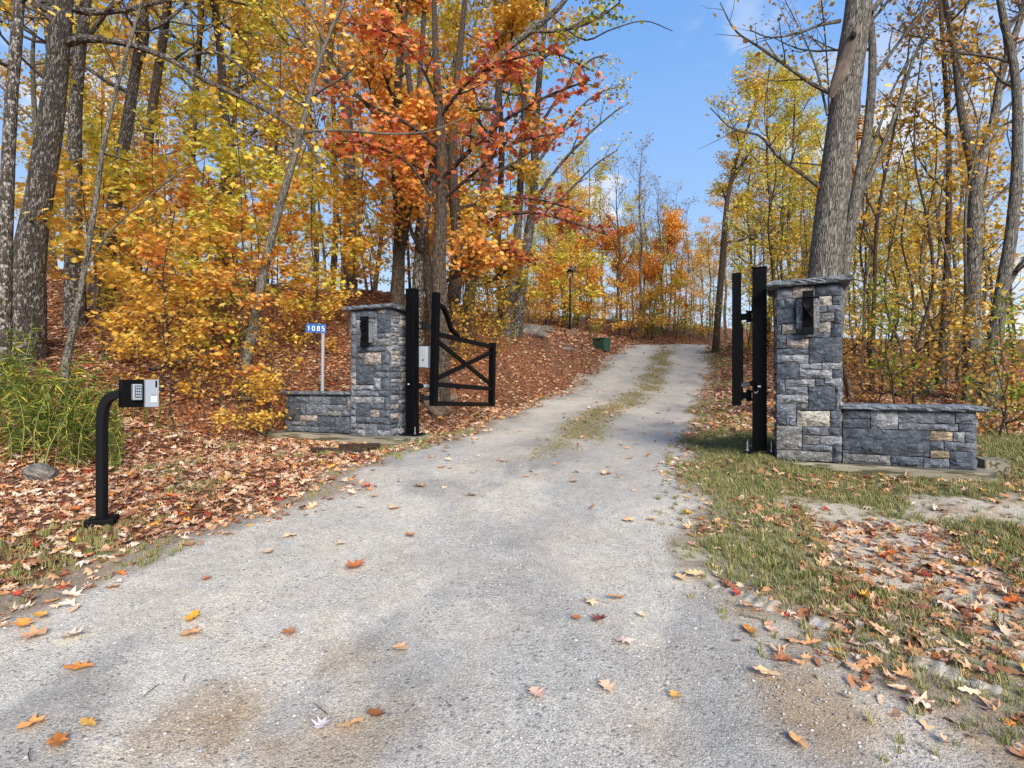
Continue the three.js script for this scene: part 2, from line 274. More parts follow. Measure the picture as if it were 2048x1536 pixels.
// right-hand verge near the camera: sandy dirt sheet
{
  const p = [], u = [], c = [], idx = [], nx = 70, nd = 90;
  for (let j = 0; j <= nd; j++) for (let i = 0; i <= nx; i++) {
    const d = .9 + (j / nd) ** 1.3 * 7.2, r = roadR(d) - .45, w = (j / nd < .97 ? 5.2 : 5) * (1 - .25 * smooth(d, 5.5, 8)), x = r + i / nx * w, edge = Math.min(smooth(i, 0, 2), smooth(nx - i, 0, 7), smooth(nd - j, 0, 7));
    p.push(x, H(x, d) + .006 * edge - .09 * (1 - edge) - .03 * smooth(-shoulder(x, d), .1, .3), -d); u.push(x / 3.1, d / 3.1);
    const n = fbm(x * 1.1 + 9, d * 1.1, 28, 4), n2 = fbm(x * 3, d * 3, 29, 3), col = C('#e6dac6').lerp(C('#c9c0b2'), smooth(fbm(x * .8, d * .5, 60, 4), .4, .58)).lerp(C('#a29a70'), smooth(n, .38, .56) * .8).lerp(C('#a08060'), smooth(n2, .58, .7) * .5); c.push(col.r, col.g, col.b);
  }
  for (let j = 0; j < nd; j++) for (let i = 0; i < nx; i++) { const a = j * (nx + 1) + i; idx.push(a, a + 1, a + nx + 1, a + 1, a + nx + 2, a + nx + 1); }
  const g = new THREE.BufferGeometry(); g.setAttribute('position', new THREE.Float32BufferAttribute(p, 3)); g.setAttribute('uv', new THREE.Float32BufferAttribute(u, 2)); g.setAttribute('color', new THREE.Float32BufferAttribute(c, 3)); g.setIndex(idx); g.computeVertexNormals();
  single('verge', g, M.gravel, 'sandy verge with thin grass along the right of the drive', 'verge', null, 'structure');
}
// the gravel drive
const stains = [[470, 1432, 95, 45, .9], [400, 1470, 160, 40, .5], [690, 1490, 150, 45, .6], [1640, 1450, 120, 60, .8], [1560, 1390, 80, 40, .5], [420, 1390, 60, 25, .5], [1330, 1490, 90, 40, .35], [690, 1330, 80, 30, .4]].map(([x, y, w, h, k]) => { const g = groundAt(x, y); return [g.x, -g.z, w / FOC * -g.z, h / FOC * -g.z * 2.6, k]; });
{
  const p = [], u = [], c = [], idx = [], nx = 96; const ds = []; for (let d = -4; d < 46; d += Math.max(.045, Math.abs(d) * .014)) ds.push(d);
  const pale = C('#eae3d7'), grey = C('#d6d2cb'), dark = C('#b0aeac'), damp = C('#c0a686'), straw = C('#a89c74');
  for (const d of ds) {
    const l = roadL(d) + edgeWob(d, 1) - .5, r = roadR(d) + edgeWob(d, 9) + .5;
    for (let i = 0; i <= nx; i++) {
      const w = i / nx, x = lerp(l, r, w), e = Math.min(w, 1 - w) * (r - l);
      p.push(x, H(x, d) + .008 - .1 * (1 - smooth(e, 0, .16)) + (fbm(x * 2.2, d * 2.2, 51, 3) - .5) * .018, -d); u.push(x / 3.3 + d * .03, d / 3.3);
      const n = fbm(x * .8, d * .5, 60, 4), n2 = fbm(x * 2.1 + 40, d * 1.1, 63, 4), col = pale.clone().lerp(grey, smooth(n, .40, .58)).lerp(dark, smooth(n2, .56, .72) * .7);
      for (const [sx, sd, sw, sh, k] of stains) { const q = ((x - sx) / sw) ** 2 + ((d - sd) / sh) ** 2; if (q < 3) col.lerp(damp, k * smooth(1.3 - Math.sqrt(q) + (fbm(x * 5, d * 5, 66, 4) - .5) * 1.4, 0, 1.1)); }
      const mid = Math.exp(-(((w - .5 - (fbm(d * .6, 3, 67, 3) - .5) * .25) / .10) ** 2)) * smooth(d, 5.5, 8.5) * smooth(fbm(x * 2, d * 1.4, 70, 3), .2, .5); col.lerp(straw, mid * .8);
      const track = Math.exp(-(((w - .3) / .09) ** 2)) + Math.exp(-(((w - .7) / .09) ** 2)); col.lerp(pale, track * .7 * smooth(d, 4, 8));
      col.lerp(C('#a8947c'), (1 - smooth(e + (fbm(x * 2.5, d * 2.5, 73, 4) - .5) * .9, .35, .75)) * .85); c.push(col.r, col.g, col.b);
    }
  }
  for (let j = 0; j < ds.length - 1; j++) for (let i = 0; i < nx; i++) { const a = j * (nx + 1) + i; idx.push(a, a + 1, a + nx + 1, a + 1, a + nx + 2, a + nx + 1); }
  const g = new THREE.BufferGeometry(); g.setAttribute('position', new THREE.Float32BufferAttribute(p, 3)); g.setAttribute('uv', new THREE.Float32BufferAttribute(u, 2)); g.setAttribute('color', new THREE.Float32BufferAttribute(c, 3)); g.setIndex(idx); g.computeVertexNormals();
  single('driveway', g, M.gravel, 'pale gravel drive climbing through the gate towards the crest', 'driveway', null, 'structure');
}
const HR = (x, d) => H(x, d) + (shoulder(x, d) < -.1 ? .008 : 0);

// ---------------------------------------------------------------- stonework
const grow = rngOf(404);
function stoneGeo(w, h, dep, seed, rough = 1) {       // a rock-faced block: back at z = -dep, broken face swelling from z = 0
  const nx = clamp(Math.round(w / .05), 3, 8), ny = clamp(Math.round(h / .045), 3, 6), p = [], u = [], idx = [], ou = hash2(seed, 1, 1) * 5, ov = hash2(seed, 2, 1) * 5;
  const swell = (.012 + .016 * hash2(seed, 5, 2)) * rough;
  for (let j = 0; j <= ny; j++) for (let i = 0; i <= nx; i++) {
    const a = i / nx, b = j / ny, ed = Math.min(a, 1 - a) * w, eb = Math.min(b, 1 - b) * h, e = Math.min(ed, eb), edge = e === 0;
    const jx = (edge ? .35 : 1) * (hash2(seed + i * 31, j, 3) - .5) * .4 * w / nx, jy = (edge ? .35 : 1) * (hash2(seed + i * 17, j, 9) - .5) * .4 * h / ny;
    const x = (a - .5) * w + (a === 0 || a === 1 ? (hash2(seed, j + i * 3, 7) - .5) * .006 : jx), y = (b - .5) * h + (b === 0 || b === 1 ? (hash2(seed, i + j * 5, 8) - .5) * .008 : jy);
    const z = edge ? -.004 * hash2(seed + i, j, 6) : swell * smooth(e, 0, .035) * (.55 + .9 * fbm(x * 14 + seed, y * 20, seed, 3)) + (hash2(seed + i * 7, j * 3, 11) - .5) * .012 * rough;
    p.push(x, y, z); u.push(ou + x * 1.6, ov + y * 1.6);
  }
  const at = (i, j) => j * (nx + 1) + i; for (let j = 0; j < ny; j++) for (let i = 0; i < nx; i++) { const a = at(i, j); if (hash2(seed + i, j, 21) < .5) idx.push(a, a + 1, a + nx + 1, a + 1, a + nx + 2, a + nx + 1); else idx.push(a, a + 1, a + nx + 2, a, a + nx + 2, a + nx + 1); }
  const ring = []; for (let i = 0; i < nx; i++) ring.push(at(i, 0)); for (let j = 0; j < ny; j++) ring.push(at(nx, j)); for (let i = nx; i > 0; i--) ring.push(at(i, ny)); for (let j = ny; j > 0; j--) ring.push(at(0, j));
  const s0 = p.length / 3; for (const k of ring) { const x = p[k * 3], y = p[k * 3 + 1]; p.push(x, y, -dep); u.push(ou + (x + dep) * 1.6, ov + (y + dep) * 1.6); }
  for (let k = 0; k < ring.length; k++) { const k2 = (k + 1) % ring.length; idx.push(ring[k], s0 + k, ring[k2], ring[k2], s0 + k, s0 + k2); }
  let g = new THREE.BufferGeometry(); g.setAttribute('position', new THREE.Float32BufferAttribute(p, 3)); g.setAttribute('uv', new THREE.Float32BufferAttribute(u, 2)); g.setIndex(idx); g = g.toNonIndexed(); return toCreasedNormals(g, .7);
}
let stoneSeed = 1;
const GAP = .007;
function layStones(parent, rects, place, fw, fh) {      // rects: [x0, y0, x1, y1, tone] in metres on a face; place(mesh, x, y)
  for (const [x0, y0, x1, y1, tone] of rects) {
    const w = x1 - x0 - GAP, h = y1 - y0 - GAP; if (w < .02 || h < .015) continue;
    const s = ++stoneSeed, out = (hash2(s, 3, 3) - .5) * .012, m = part('stone', stoneGeo(w, h, .05, s, tone === 'F' ? .3 : 1), stoneMats[tone] ?? stoneMats.M, parent);
    place(m, (x0 + x1) / 2, (y0 + y1) / 2, out);
  }
}
function measured(list, x0, x1, yTop, yBot, W, Ht) { const sx = W / (x1 - x0), sy = Ht / (yBot - yTop); return list.map(([a, b, c, d, t]) => [clamp((a - x0) * sx, 0, W), clamp((yBot - d) * sy, 0, Ht), clamp((c - x0) * sx, 0, W), clamp((yBot - b) * sy, 0, Ht), t]); }
function splitFace(W, Ht, r) {
  const out = [], tones = 'DDDMMMNLLEPBG';
  const cut = (x0, y0, x1, y1, lv) => { const w = x1 - x0, h = y1 - y0; if ((w < .36 && h < .13) || (lv > 2 && w * h < .028 && h < .2) || lv > 8) { out.push([x0, y0, x1, y1, tones[Math.floor(r() * tones.length)]]); return; } if (h > .13 && (h * 2.1 > w || w < .2)) { const m = y0 + h * (.3 + r() * .4); cut(x0, y0, x1, m, lv + 1); cut(x0, m, x1, y1, lv + 1); } else { const m = x0 + w * (.3 + r() * .4); cut(x0, y0, m, y1, lv + 1); cut(m, y0, x1, y1, lv + 1); } };
  cut(0, 0, W, Ht, 0); return out;
}
// a ragged-edged slab, top and bottom flat
function slabGeo(W, D, T, seed) {
  const n = Math.round(W / .05), m = Math.round(D / .05), p = [], u = [], idx = [], ring = [];
  for (let i = 0; i < n; i++) ring.push([-W / 2 + W * i / n, D / 2, 0, 1]); for (let j = 0; j < m; j++) ring.push([W / 2, D / 2 - D * j / m, 1, 0]); for (let i = 0; i < n; i++) ring.push([W / 2 - W * i / n, -D / 2, 0, -1]); for (let j = 0; j < m; j++) ring.push([-W / 2, -D / 2 + D * j / m, -1, 0]);
  const L = 4, R = ring.length;
  for (let k = 0; k <= L; k++) ring.forEach(([x, z, ax, az], i) => { const y = k / L, q = (k === 0 ? -.012 : k === L ? -.014 : .006) + (hash2(i, k + seed * 9, seed) - .5) * .026; const cx = Math.abs(x) > W / 2 - .001 && Math.abs(z) > D / 2 - .001; p.push(x + (cx ? Math.sign(x) : ax) * q, y * T + (k === L ? (hash2(i, seed, 8) - .5) * .012 : 0), z + (cx ? Math.sign(z) : az) * q); u.push(i * .08, y * T * 1.6 + x); });
  for (let k = 0; k < L; k++) for (let i = 0; i < R; i++) { const i2 = (i + 1) % R, a = k * R + i, b = k * R + i2; idx.push(a, b, a + R, b, b + R, a + R); }
  const cap = (k, up) => { const c = p.length / 3; p.push(0, k / L * T, 0); u.push(0, 0); const f = p.length / 3; ring.forEach((q, i) => { const o = (k * R + i) * 3; p.push(p[o], p[o + 1], p[o + 2]); u.push(p[o] * 1.4, p[o + 2] * 1.4); }); for (let i = 0; i < R; i++) { const i2 = (i + 1) % R; up ? idx.push(c, f + i, f + i2) : idx.push(c, f + i2, f + i); } };
  cap(L, true); cap(0, false);
  let g = new THREE.BufferGeometry(); g.setAttribute('position', new THREE.Float32BufferAttribute(p, 3)); g.setAttribute('uv', new THREE.Float32BufferAttribute(u, 2)); g.setIndex(idx); return toCreasedNormals(g.toNonIndexed(), .5);
}
// a frame whose x runs along a face seen from the front, y up, z towards the viewer; origin at its front left corner
function frame(o, x, y, d, yaw) { o.position.set(x, y, -d); o.rotation.y = yaw; }
function pillar(o, W, D, Ht, front, seed) {            // o's own frame: front left corner at the origin
  part('core', bx(W - .05, Ht - .01, D - .05, W / 2, Ht / 2, -D / 2), M.mortar, o);
  const face = (rects, ox, oz, yaw) => layStones(o, rects, (m, x, y, out) => { m.position.set(ox + Math.cos(yaw) * x + Math.sin(yaw) * out, y, oz - Math.sin(yaw) * x + Math.cos(yaw) * out); m.rotation.y = yaw; });
  face(front, 0, 0, 0);
  const r = rngOf(seed), q = .004; face(splitFace(D - .06, Ht, r), W, -.03, Math.PI / 2); face(splitFace(D - .06, Ht, r), 0, -D + .03, -Math.PI / 2); face(splitFace(W, Ht, r), W, -D, Math.PI);
}
function capstone(o, W, D, y, over, T, seed, cx, cz) { const m = part('capstone', slabGeo(W + over * 2, D + over * 2, T, seed), M.slab, o); m.position.set(cx, y, cz); return m; }

const TH = 25.7 * Math.PI / 180, cT = Math.cos(TH), sT = Math.sin(TH);
// right pillar: front left corner at (2.886, d 6), its face turned square to the camera
const rp = { x: 2.886, d: 6.0, yaw: -TH };
const onR = (t, b) => [rp.x + cT * t + sT * b, rp.d - sT * t + cT * b];      // t along the face, b back from it -> [x, d]
const RW = .612, RH = 1.875, rBase = EYE - .822;
const rFront = [[45, 125, 170, 212, 'M'], [170, 125, 340, 215, 'P'], [340, 120, 540, 212, 'E'], [45, 212, 112, 290, 'D'], [112, 212, 200, 292, 'M'], [372, 212, 472, 285, 'B'], [472, 212, 540, 280, 'D'], [45, 290, 200, 412, 'E'], [372, 285, 436, 335, 'D'], [436, 280, 540, 333, 'M'], [372, 335, 490, 408, 'N'], [490, 333, 540, 425, 'D'],
  [45, 412, 85, 490, 'D'], [85, 412, 200, 490, 'B'], [372, 408, 460, 490, 'B'], [460, 425, 540, 525, 'E'], [200, 222, 372, 445, 'M'], [200, 445, 372, 490, 'M'], [45, 490, 122, 600, 'D'], [122, 490, 262, 535, 'M'], [262, 490, 460, 527, 'M'], [122, 535, 297, 605, 'P'], [297, 527, 540, 718, 'E'], [45, 604, 297, 652, 'D'], [45, 652, 297, 722, 'L'],
  [45, 722, 222, 845, 'E'], [222, 719, 395, 770, 'L'], [395, 719, 540, 770, 'L'], [222, 770, 472, 842, 'L'], [472, 770, 540, 838, 'E'], [45, 845, 115, 962, 'D'], [115, 842, 345, 900, 'L'], [345, 842, 412, 895, 'D'], [412, 838, 540, 895, 'L'], [115, 900, 292, 962, 'M'], [292, 895, 498, 1084, 'E'], [498, 895, 540, 1085, 'M'], [45, 962, 292, 1030, 'L'],
  [45, 1030, 203, 1148, 'M'], [203, 1030, 292, 1087, 'N'], [203, 1087, 457, 1206, 'W'], [457, 1085, 540, 1205, 'D'], [45, 1148, 125, 1208, 'D'], [125, 1148, 203, 1208, 'M'], [45, 1208, 245, 1393, 'G'], [245, 1206, 447, 1272, 'M'], [447, 1205, 540, 1275, 'D'], [245, 1272, 380, 1345, 'N'], [380, 1275, 540, 1348, 'L'], [245, 1346, 475, 1397, 'M'], [475, 1349, 540, 1475, 'D'], [45, 1396, 475, 1475, 'G']];
const rightPillar = thing('stone_pillar', 'taller-looking stone gate pillar with cream block, joined to right wall', 'pillar', [0, 0, 0], 0, 'stone gate pillars');
frame(rightPillar, rp.x, rBase, rp.d, -TH);

pillar(rightPillar, RW, .61, RH, measured(rFront, 45, 540, 120, 1475, RW, RH), 21);
capstone(rightPillar, RW, .61, RH + .002, .085, .062, 3, RW / 2, -.305).rotation.set(0, 0, .012);
// right low wall
const wl0 = .005, wallSet = .05;
function lowWall(o, L, D, Ht, front, seed) {
  part('core', bx(L - .05, Ht - .01, D - .05, L / 2, Ht / 2, -D / 2), M.mortar, o);
  const face = (rects, ox, oz, yaw) => layStones(o, rects, (m, x, y, out) => { m.position.set(ox + Math.cos(yaw) * x + Math.sin(yaw) * out, y, oz - Math.sin(yaw) * x + Math.cos(yaw) * out); m.rotation.y = yaw; });
  face(front, 0, 0, 0); const r = rngOf(seed); face(splitFace(D - .06, Ht, r), L, -.03, Math.PI / 2); face(splitFace(D - .06, Ht, r), 0, -D + .03, -Math.PI / 2); face(splitFace(L, Ht, r), L, -D, Math.PI);
}
const rw = thing('stone_wall', 'low stone wall with two tan blocks right of the right pillar', 'wall', [0, 0, 0], 0, 'low stone wing walls');
{ const [x, d] = onR(RW + .012, wallSet); frame(rw, x, rBase - .012, d, -TH); }
const RWL = 1.115, RWH = .565;
const rwFront = [[115, 215, 440, 305, 'D'], [115, 305, 440, 410, 'E'], [440, 215, 750, 412, 'L'], [750, 215, 1350, 340, 'M'], [1350, 215, 1565, 335, 'M'], [750, 340, 1380, 412, 'M'], [1380, 335, 1565, 412, 'D'], [115, 411, 1088, 680, 'E'], [1088, 412, 1328, 513, 'T'], [1328, 412, 1445, 515, 'L'], [1445, 412, 1565, 515, 'M'], [1088, 513, 1235, 610, 'D'], [1235, 515, 1565, 610, 'M'], [1088, 610, 1290, 687, 'T'], [1290, 610, 1565, 790, 'D'], [115, 680, 665, 790, 'N'], [665, 680, 1020, 790, 'D'], [1020, 687, 1290, 790, 'M']];
lowWall(rw, RWL, .4, RWH, measured(rwFront, 115, 1565, 215, 790, RWL, RWH), 31);
{ const m = part('capstone', slabGeo(RWL + .09, .52, .055, 5), M.slab, rw); m.position.set(RWL / 2 + .03, RWH + .002, -.2); }
// footing under them
{ const f = single('concrete_footing', bx(1.93, .42, .76, 0, -.21, 0, .02), M.conc, 'concrete footing stepping out of the grass under right pillar and wall', 'footing', 'concrete wall footings'); const [x, d] = onR(.905, .325); f.position.set(x, rBase - .0125, -d); f.rotation.y = -TH; }
{ const g = groundAt(1968, 945); const b = single('concrete_block', bx(.2, .26, .3, 0, .05, 0, .008), M.conc, 'small dark concrete block behind the end of right wall', 'block'); const [x, d] = onR(1.95, .42); b.position.set(x, rBase - .11, -d); b.rotation.y = -TH; }

// left pillar
const TL = 22 * Math.PI / 180, cL = Math.cos(TL), sL = Math.sin(TL);
const LW = .72, LH = 1.93, lBase = EYE - .79;
const lpR = { x: -1.85, d: 8.3 };                                             // front right corner
const onL = (t, b) => [lpR.x + cL * t + sL * b, lpR.d - sL * t + cL * b];     // t < 0 runs left
const lFront = [[90, 170, 150, 345, 'M'], [150, 168, 375, 262, 'D'], [375, 165, 470, 212, 'P'], [470, 165, 500, 212, 'D'], [130, 345, 131, 346, 'M'], [150, 262, 225, 415, 'L'], [225, 262, 375, 495, 'M'], [375, 212, 500, 405, 'E'], [90, 345, 150, 412, 'L'], [90, 412, 160, 475, 'D'], [160, 415, 225, 540, 'M'], [225, 495, 375, 540, 'D'], [375, 405, 455, 460, 'D'], [455, 405, 500, 460, 'L'], [375, 460, 500, 537, 'G'],
  [90, 475, 160, 655, 'D'], [160, 540, 460, 600, 'D'], [460, 537, 500, 600, 'L'], [160, 600, 235, 665, 'N'], [235, 600, 410, 727, 'P'], [410, 600, 500, 727, 'D'], [160, 665, 235, 730, 'D'], [90, 655, 150, 802, 'M'], [150, 730, 340, 927, 'E'], [340, 727, 500, 800, 'D'], [90, 802, 150, 860, 'L'], [90, 860, 150, 932, 'P'], [340, 800, 500, 855, 'M'], [340, 855, 410, 985, 'L'], [410, 855, 500, 985, 'D'], [90, 932, 182, 980, 'L'], [182, 930, 338, 985, 'L'],
  [90, 980, 125, 1050, 'M'], [125, 985, 388, 1050, 'M'], [388, 985, 500, 1050, 'D'], [90, 1050, 445, 1117, 'L'], [445, 1050, 500, 1182, 'D'], [90, 1117, 150, 1182, 'M'], [150, 1117, 298, 1252, 'E'], [298, 1117, 445, 1182, 'D'], [90, 1182, 150, 1252, 'M'], [298, 1182, 395, 1258, 'P'], [395, 1182, 500, 1258, 'D'], [90, 1252, 145, 1327, 'L'], [145, 1252, 312, 1328, 'D'], [312, 1258, 500, 1327, 'D'], [90, 1327, 168, 1383, 'M'], [168, 1328, 245, 1385, 'G'], [245, 1328, 372, 1445, 'M'], [372, 1327, 500, 1385, 'D'], [90, 1383, 135, 1445, 'M'], [135, 1385, 245, 1445, 'L'], [372, 1385, 500, 1445, 'L']];
const leftPillar = thing('stone_pillar', 'farther stone gate pillar with a pale pink block, beside grey box', 'pillar', [0, 0, 0], 0, 'stone gate pillars');
{ const [x, d] = onL(-LW, 0); frame(leftPillar, x, lBase, d, -TL); }
pillar(leftPillar, LW, .66, LH, measured(lFront, 90, 500, 165, 1445, LW, LH), 41);
capstone(leftPillar, LW, .66, LH + .002, .08, .062, 8, LW / 2, -.33).rotation.set(0, 0, .01);
const lw = thing('stone_wall', 'low dark stone wall left of the left pillar, under the number sign', 'wall', [0, 0, 0], 0, 'low stone wing walls');
const LWL = 1.36, LWH = .6;
{ const [x, d] = onL(-LW - LWL - .012, .06); frame(lw, x, lBase + .012, d, -TL); }
const lwFront = [[300, 245, 480, 430, 'D'], [480, 245, 830, 442, 'D'], [830, 245, 1320, 460, 'M'], [1320, 245, 1650, 450, 'D'], [1650, 245, 1780, 590, 'G'], [300, 430, 620, 860, 'E'], [620, 442, 770, 715, 'D'], [770, 450, 1230, 715, 'M'], [1230, 460, 1650, 600, 'M'], [1230, 600, 1540, 735, 'G'], [1540, 595, 1780, 725, 'M'], [620, 718, 1015, 862, 'P'], [300, 862, 420, 1110, 'D'], [420, 866, 770, 985, 'N'], [770, 866, 1030, 985, 'D'], [1030, 738, 1400, 970, 'E'], [1400, 738, 1780, 1110, 'D'], [420, 985, 1040, 1110, 'M'], [1040, 970, 1400, 1110, 'D']];
lowWall(lw, LWL, .4, LWH, measured(lwFront, 300, 1780, 245, 1110, LWL, LWH), 51);
{ const m = part('capstone', slabGeo(LWL + .1, .52, .055, 9), M.slab, lw); m.position.set(LWL / 2 - .05, LWH + .002, -.2); }
{ const f = single('concrete_footing', bx(2.85, .42, .95, 0, -.21, 0, .02), M.conc, 'mossy concrete footing under left pillar, wall and gate post', 'footing', 'concrete wall footings'); const [x, d] = onL(-.98, .3); f.position.set(x, lBase - .001, -d); f.rotation.y = -TL; }

// ---------------------------------------------------------------- twisted wall lamps
function sconce(where, yaw, label) {
  const o = thing('wall_lamp', label, 'lamp', where, yaw, 'twisted wall lamps');
  part('mounting_stone', bx(.215, .3, .03, 0, -.02, .037, .006), stoneMats.L, o);
  part('back_plate', bx(.105, .46, .04, 0, 0, .072), M.blackMatte, o);
  
  for (const s of [-1, 1]) part('end_cap', bx(.1, .07, .04, 0, s * .19, .11), M.blackMatte, o);
  const n = 28, p = [], idx = []; for (let k = 0; k <= n; k++) { const y = -.145 + .29 * k / n, a = Math.PI * smooth(k / n, 0, 1) + .1; for (const [u, w] of [[-.05, -.009], [.05, -.009], [.05, .009], [-.05, .009]]) p.push(u * Math.cos(a) - w * Math.sin(a) * .5, y, .125 + (u * Math.sin(a) + w * Math.cos(a)) * .62); }
  for (let k = 0; k < n; k++) for (let s = 0; s < 4; s++) { const a = k * 4 + s, b = k * 4 + (s + 1) % 4; idx.push(a, b, a + 4, b, b + 4, a + 4); }
  let g = new THREE.BufferGeometry(); g.setAttribute('position', new THREE.Float32BufferAttribute(p, 3)); g.setIndex(idx); g = toCreasedNormals(g.toNonIndexed(), .6); part('twisted_strip', g, M.black, o); return o;
}
{ const [x, d] = onR(RW * .487, -.016); sconce([x, P(0, 627, d).y, -d], -TH, 'black twisted metal wall lamp on the front of right pillar'); }
{ const [x, d] = onL(-LW * .525, -.016); sconce([x, P(0, 664, d).y, -d], -TL, 'black twisted metal wall lamp on the front of left pillar'); }

// ---------------------------------------------------------------- gate
const post = (label, x, d, top, bot, yaw, cap) => {
  const o = thing('gate_post', label, 'post', [x, bot, -d], yaw, 'black steel gate posts'), h = top - bot;
  part('shaft', bx(.15, h - .02, .15, 0, h / 2 + .01, 0, .006), M.black, o); part('cap', bx(.162, .014, .162, 0, h + .007, 0), M.brownBlack, o);
  part('base_plate', bx(.3, .018, .3, 0, .009, 0), M.blackMatte, o);
  for (const [a, b] of [[-1, 1], [1, 1], [1, -1], [-1, -1]]) { const g = mergeGeometries([new THREE.CylinderGeometry(.009, .009, .13, 8).toNonIndexed(), new THREE.CylinderGeometry(.02, .02, .018, 6).translate(0, -.035, 0).toNonIndexed()]); part('anchor_bolt', g.translate(a * .125, .065, b * .125), M.steel, o); }
  return o;
};
const [rpx, rpd] = [2.85, 6.33];
const rPost = post('black square gate post standing against the right pillar', rpx, rpd, P(0, 538, rpd).y, P(0, 904, rpd).y, -TH);
const [lpx, lpd] = [-1.535, 8.47];
const lPost = post('black square gate post bolted down beside the left pillar', lpx, lpd, P(0, 580, lpd).y, P(0, 869, lpd).y, -TL);
function sensor(o, h) { part('sensor', mergeGeometries([bx(.05, .085, .03, .0, h, .09), bx(.06, .008, .05, 0, h + .047, .098)]), M.brownBlack, o); part('sensor_label', bx(.03, .014, .004, 0, h - .005, .107), M.white, o); }
sensor(rPost, .76); sensor(lPost, .78);
{ const w = []; for (let k = 0; k < 7; k++) w.push(V(-.012 - .04 * Math.sin(k / 6 * 2.6), .71 - k * .008 - .02 * Math.sin(k), .078 + .014 * Math.sin(k * .9))); part('cable', new THREE.TubeGeometry(new THREE.CatmullRomCurve3(w), 16, .005, 5), std({ color: C('#9a8878'), roughness: .6 }), rPost); }
// a gate leaf in its own frame: x from the hinge post to the free post, y up from its foot
function leafOf(label, x, d, yaw, sag, L, hp, fp, to) {
  const o = thing('gate_leaf', label, 'gate', [x, 0, -d], 0, 'open gate leaves'); o.rotation.set(0, yaw, 0); o.userData.sag = sag;
  const q = new THREE.Matrix4().makeRotationZ(-sag), S = (g) => g.applyMatrix4(q), B = M.black;
  part('hinge_post', S(bx(.1, hp, .1, 0, hp / 2, 0, .004)), B, o); part('free_post', S(bx(.1, fp, .1, L, fp / 2, 0, .004)), B, o);
  const rail = (n, y0, y1, th = .075) => { const len = Math.hypot(L - .1, y1 - y0), g = bx(len, th, .055, 0, 0, 0, .003); g.rotateZ(Math.atan2(y1 - y0, L - .1)); g.translate(L / 2, (y0 + y1) / 2, 0); return part(n, S(g), M.brownBlack, o); };
  rail('bottom_rail', .04, .04); rail('middle_rail', .335, .335); rail('top_rail', 1.12, 1.12);
  const dia = (n, y0, y1, z) => { const g = bx(Math.hypot(L - .1, y1 - y0), .07, .04, 0, 0, 0, .003); g.rotateZ(Math.atan2(y1 - y0, L - .1)); g.translate(L / 2, (y0 + y1) / 2, z); part(n, S(g), M.brownBlack, o); };
  dia('cross_brace', .42, 1.02, .003); dia('cross_brace', 1.02, .42, -.003);
  const c = [V(.05, hp - .17, 0), V(.22, hp - .2, 0), V(.36, hp - .34, 0), V(.48, hp - .5, 0), V(.62, 1.2, 0), V(.72, 1.16, 0)], curve3 = new THREE.CatmullRomCurve3(c), sh = new THREE.Shape([[-.035, -.025], [.035, -.025], [.035, .025], [-.035, .025]].map(([a, b]) => new THREE.Vector2(a, b)));
  part('curved_brace', S(new THREE.ExtrudeGeometry(sh, { steps: 24, extrudePath: curve3, bevelEnabled: false })), M.brownBlack, o);
  const vx = to[0] - x, vd = to[1] - d, len = Math.hypot(vx, vd) - .11, ang = Math.atan2(vd, vx) - yaw;
  for (const y of [hp - .52, .12]) part('hinge', S(mergeGeometries([bx(len * .55, .075, .03, .05 + len * .27, y, 0).toNonIndexed(), new THREE.CylinderGeometry(.03, .03, .13, 12).translate(.05 + len * .6, y, 0).toNonIndexed(), bx(len * .5, .025, .035, .05 + len * .75, y + .045, 0).toNonIndexed(), bx(len * .5, .03, .035, .05 + len * .75, y - .045, 0).toNonIndexed()]).rotateY(ang)), M.blackMatte, o);
  for (const y of [.335, 1.12, .42, 1.0]) part('rail_bracket', S(bx(.012, .11, .08, L - .056, y, 0)), B, o);
  return o;
}
{ const x = -1.21, d = 8.48, fx = -.385, fd = 10.3, o = leafOf('black gate leaf with crossed bars swung open on the left', x, d, Math.atan2(fd - d, fx - x), .043, 2.0, 1.76, 1.2, [-1.535, 8.47]); o.position.y = P(0, 812, d).y; }
{ const x = 2.655, d = 6.5, fx = 3.5, fd = 8.45, o = leafOf('black gate leaf seen edge-on, swung open by the right post', x, d, Math.atan2(fd - d, fx - x), .0, 2.1, 1.56, 1.16, [2.85, 6.33]); o.position.y = P(0, 811, d).y; }
// gate operators: ram between post and leaf
function ram(label, a, b, rodCol) { const o = thing('gate_opener', label, 'gate opener', [a.x, a.y, a.z], 0, 'gate opener arms'), dv = b.clone().sub(a), len = dv.length(), q = new THREE.Quaternion().setFromUnitVectors(V(0, 1, 0), dv.clone().normalize()); const cyl = (r, l, y, n, m) => { const g = new THREE.CylinderGeometry(r, r, l, 14); g.translate(0, y, 0); g.applyQuaternion(q); return part(n, g, m, o); }; cyl(.032, len * .6, len * .3, 'ram_body', M.greyBox); cyl(.016, len * .45, len * .78, 'ram_rod', M.steel); cyl(.04, .08, .02, 'pivot', M.blackMatte); cyl(.03, .06, len - .02, 'pivot', M.blackMatte); return o; }
ram('grey gate opener arm between left post and left leaf', V(-1.45, P(0, 772, 8.45).y, -8.6), V(-.9, P(0, 775, 9.1).y, -9.2));
ram('grey gate opener arm between right post and right leaf', V(2.84, P(0, 766, 6.4).y, -6.44), V(3.0, P(0, 772, 7.5).y, -7.35));
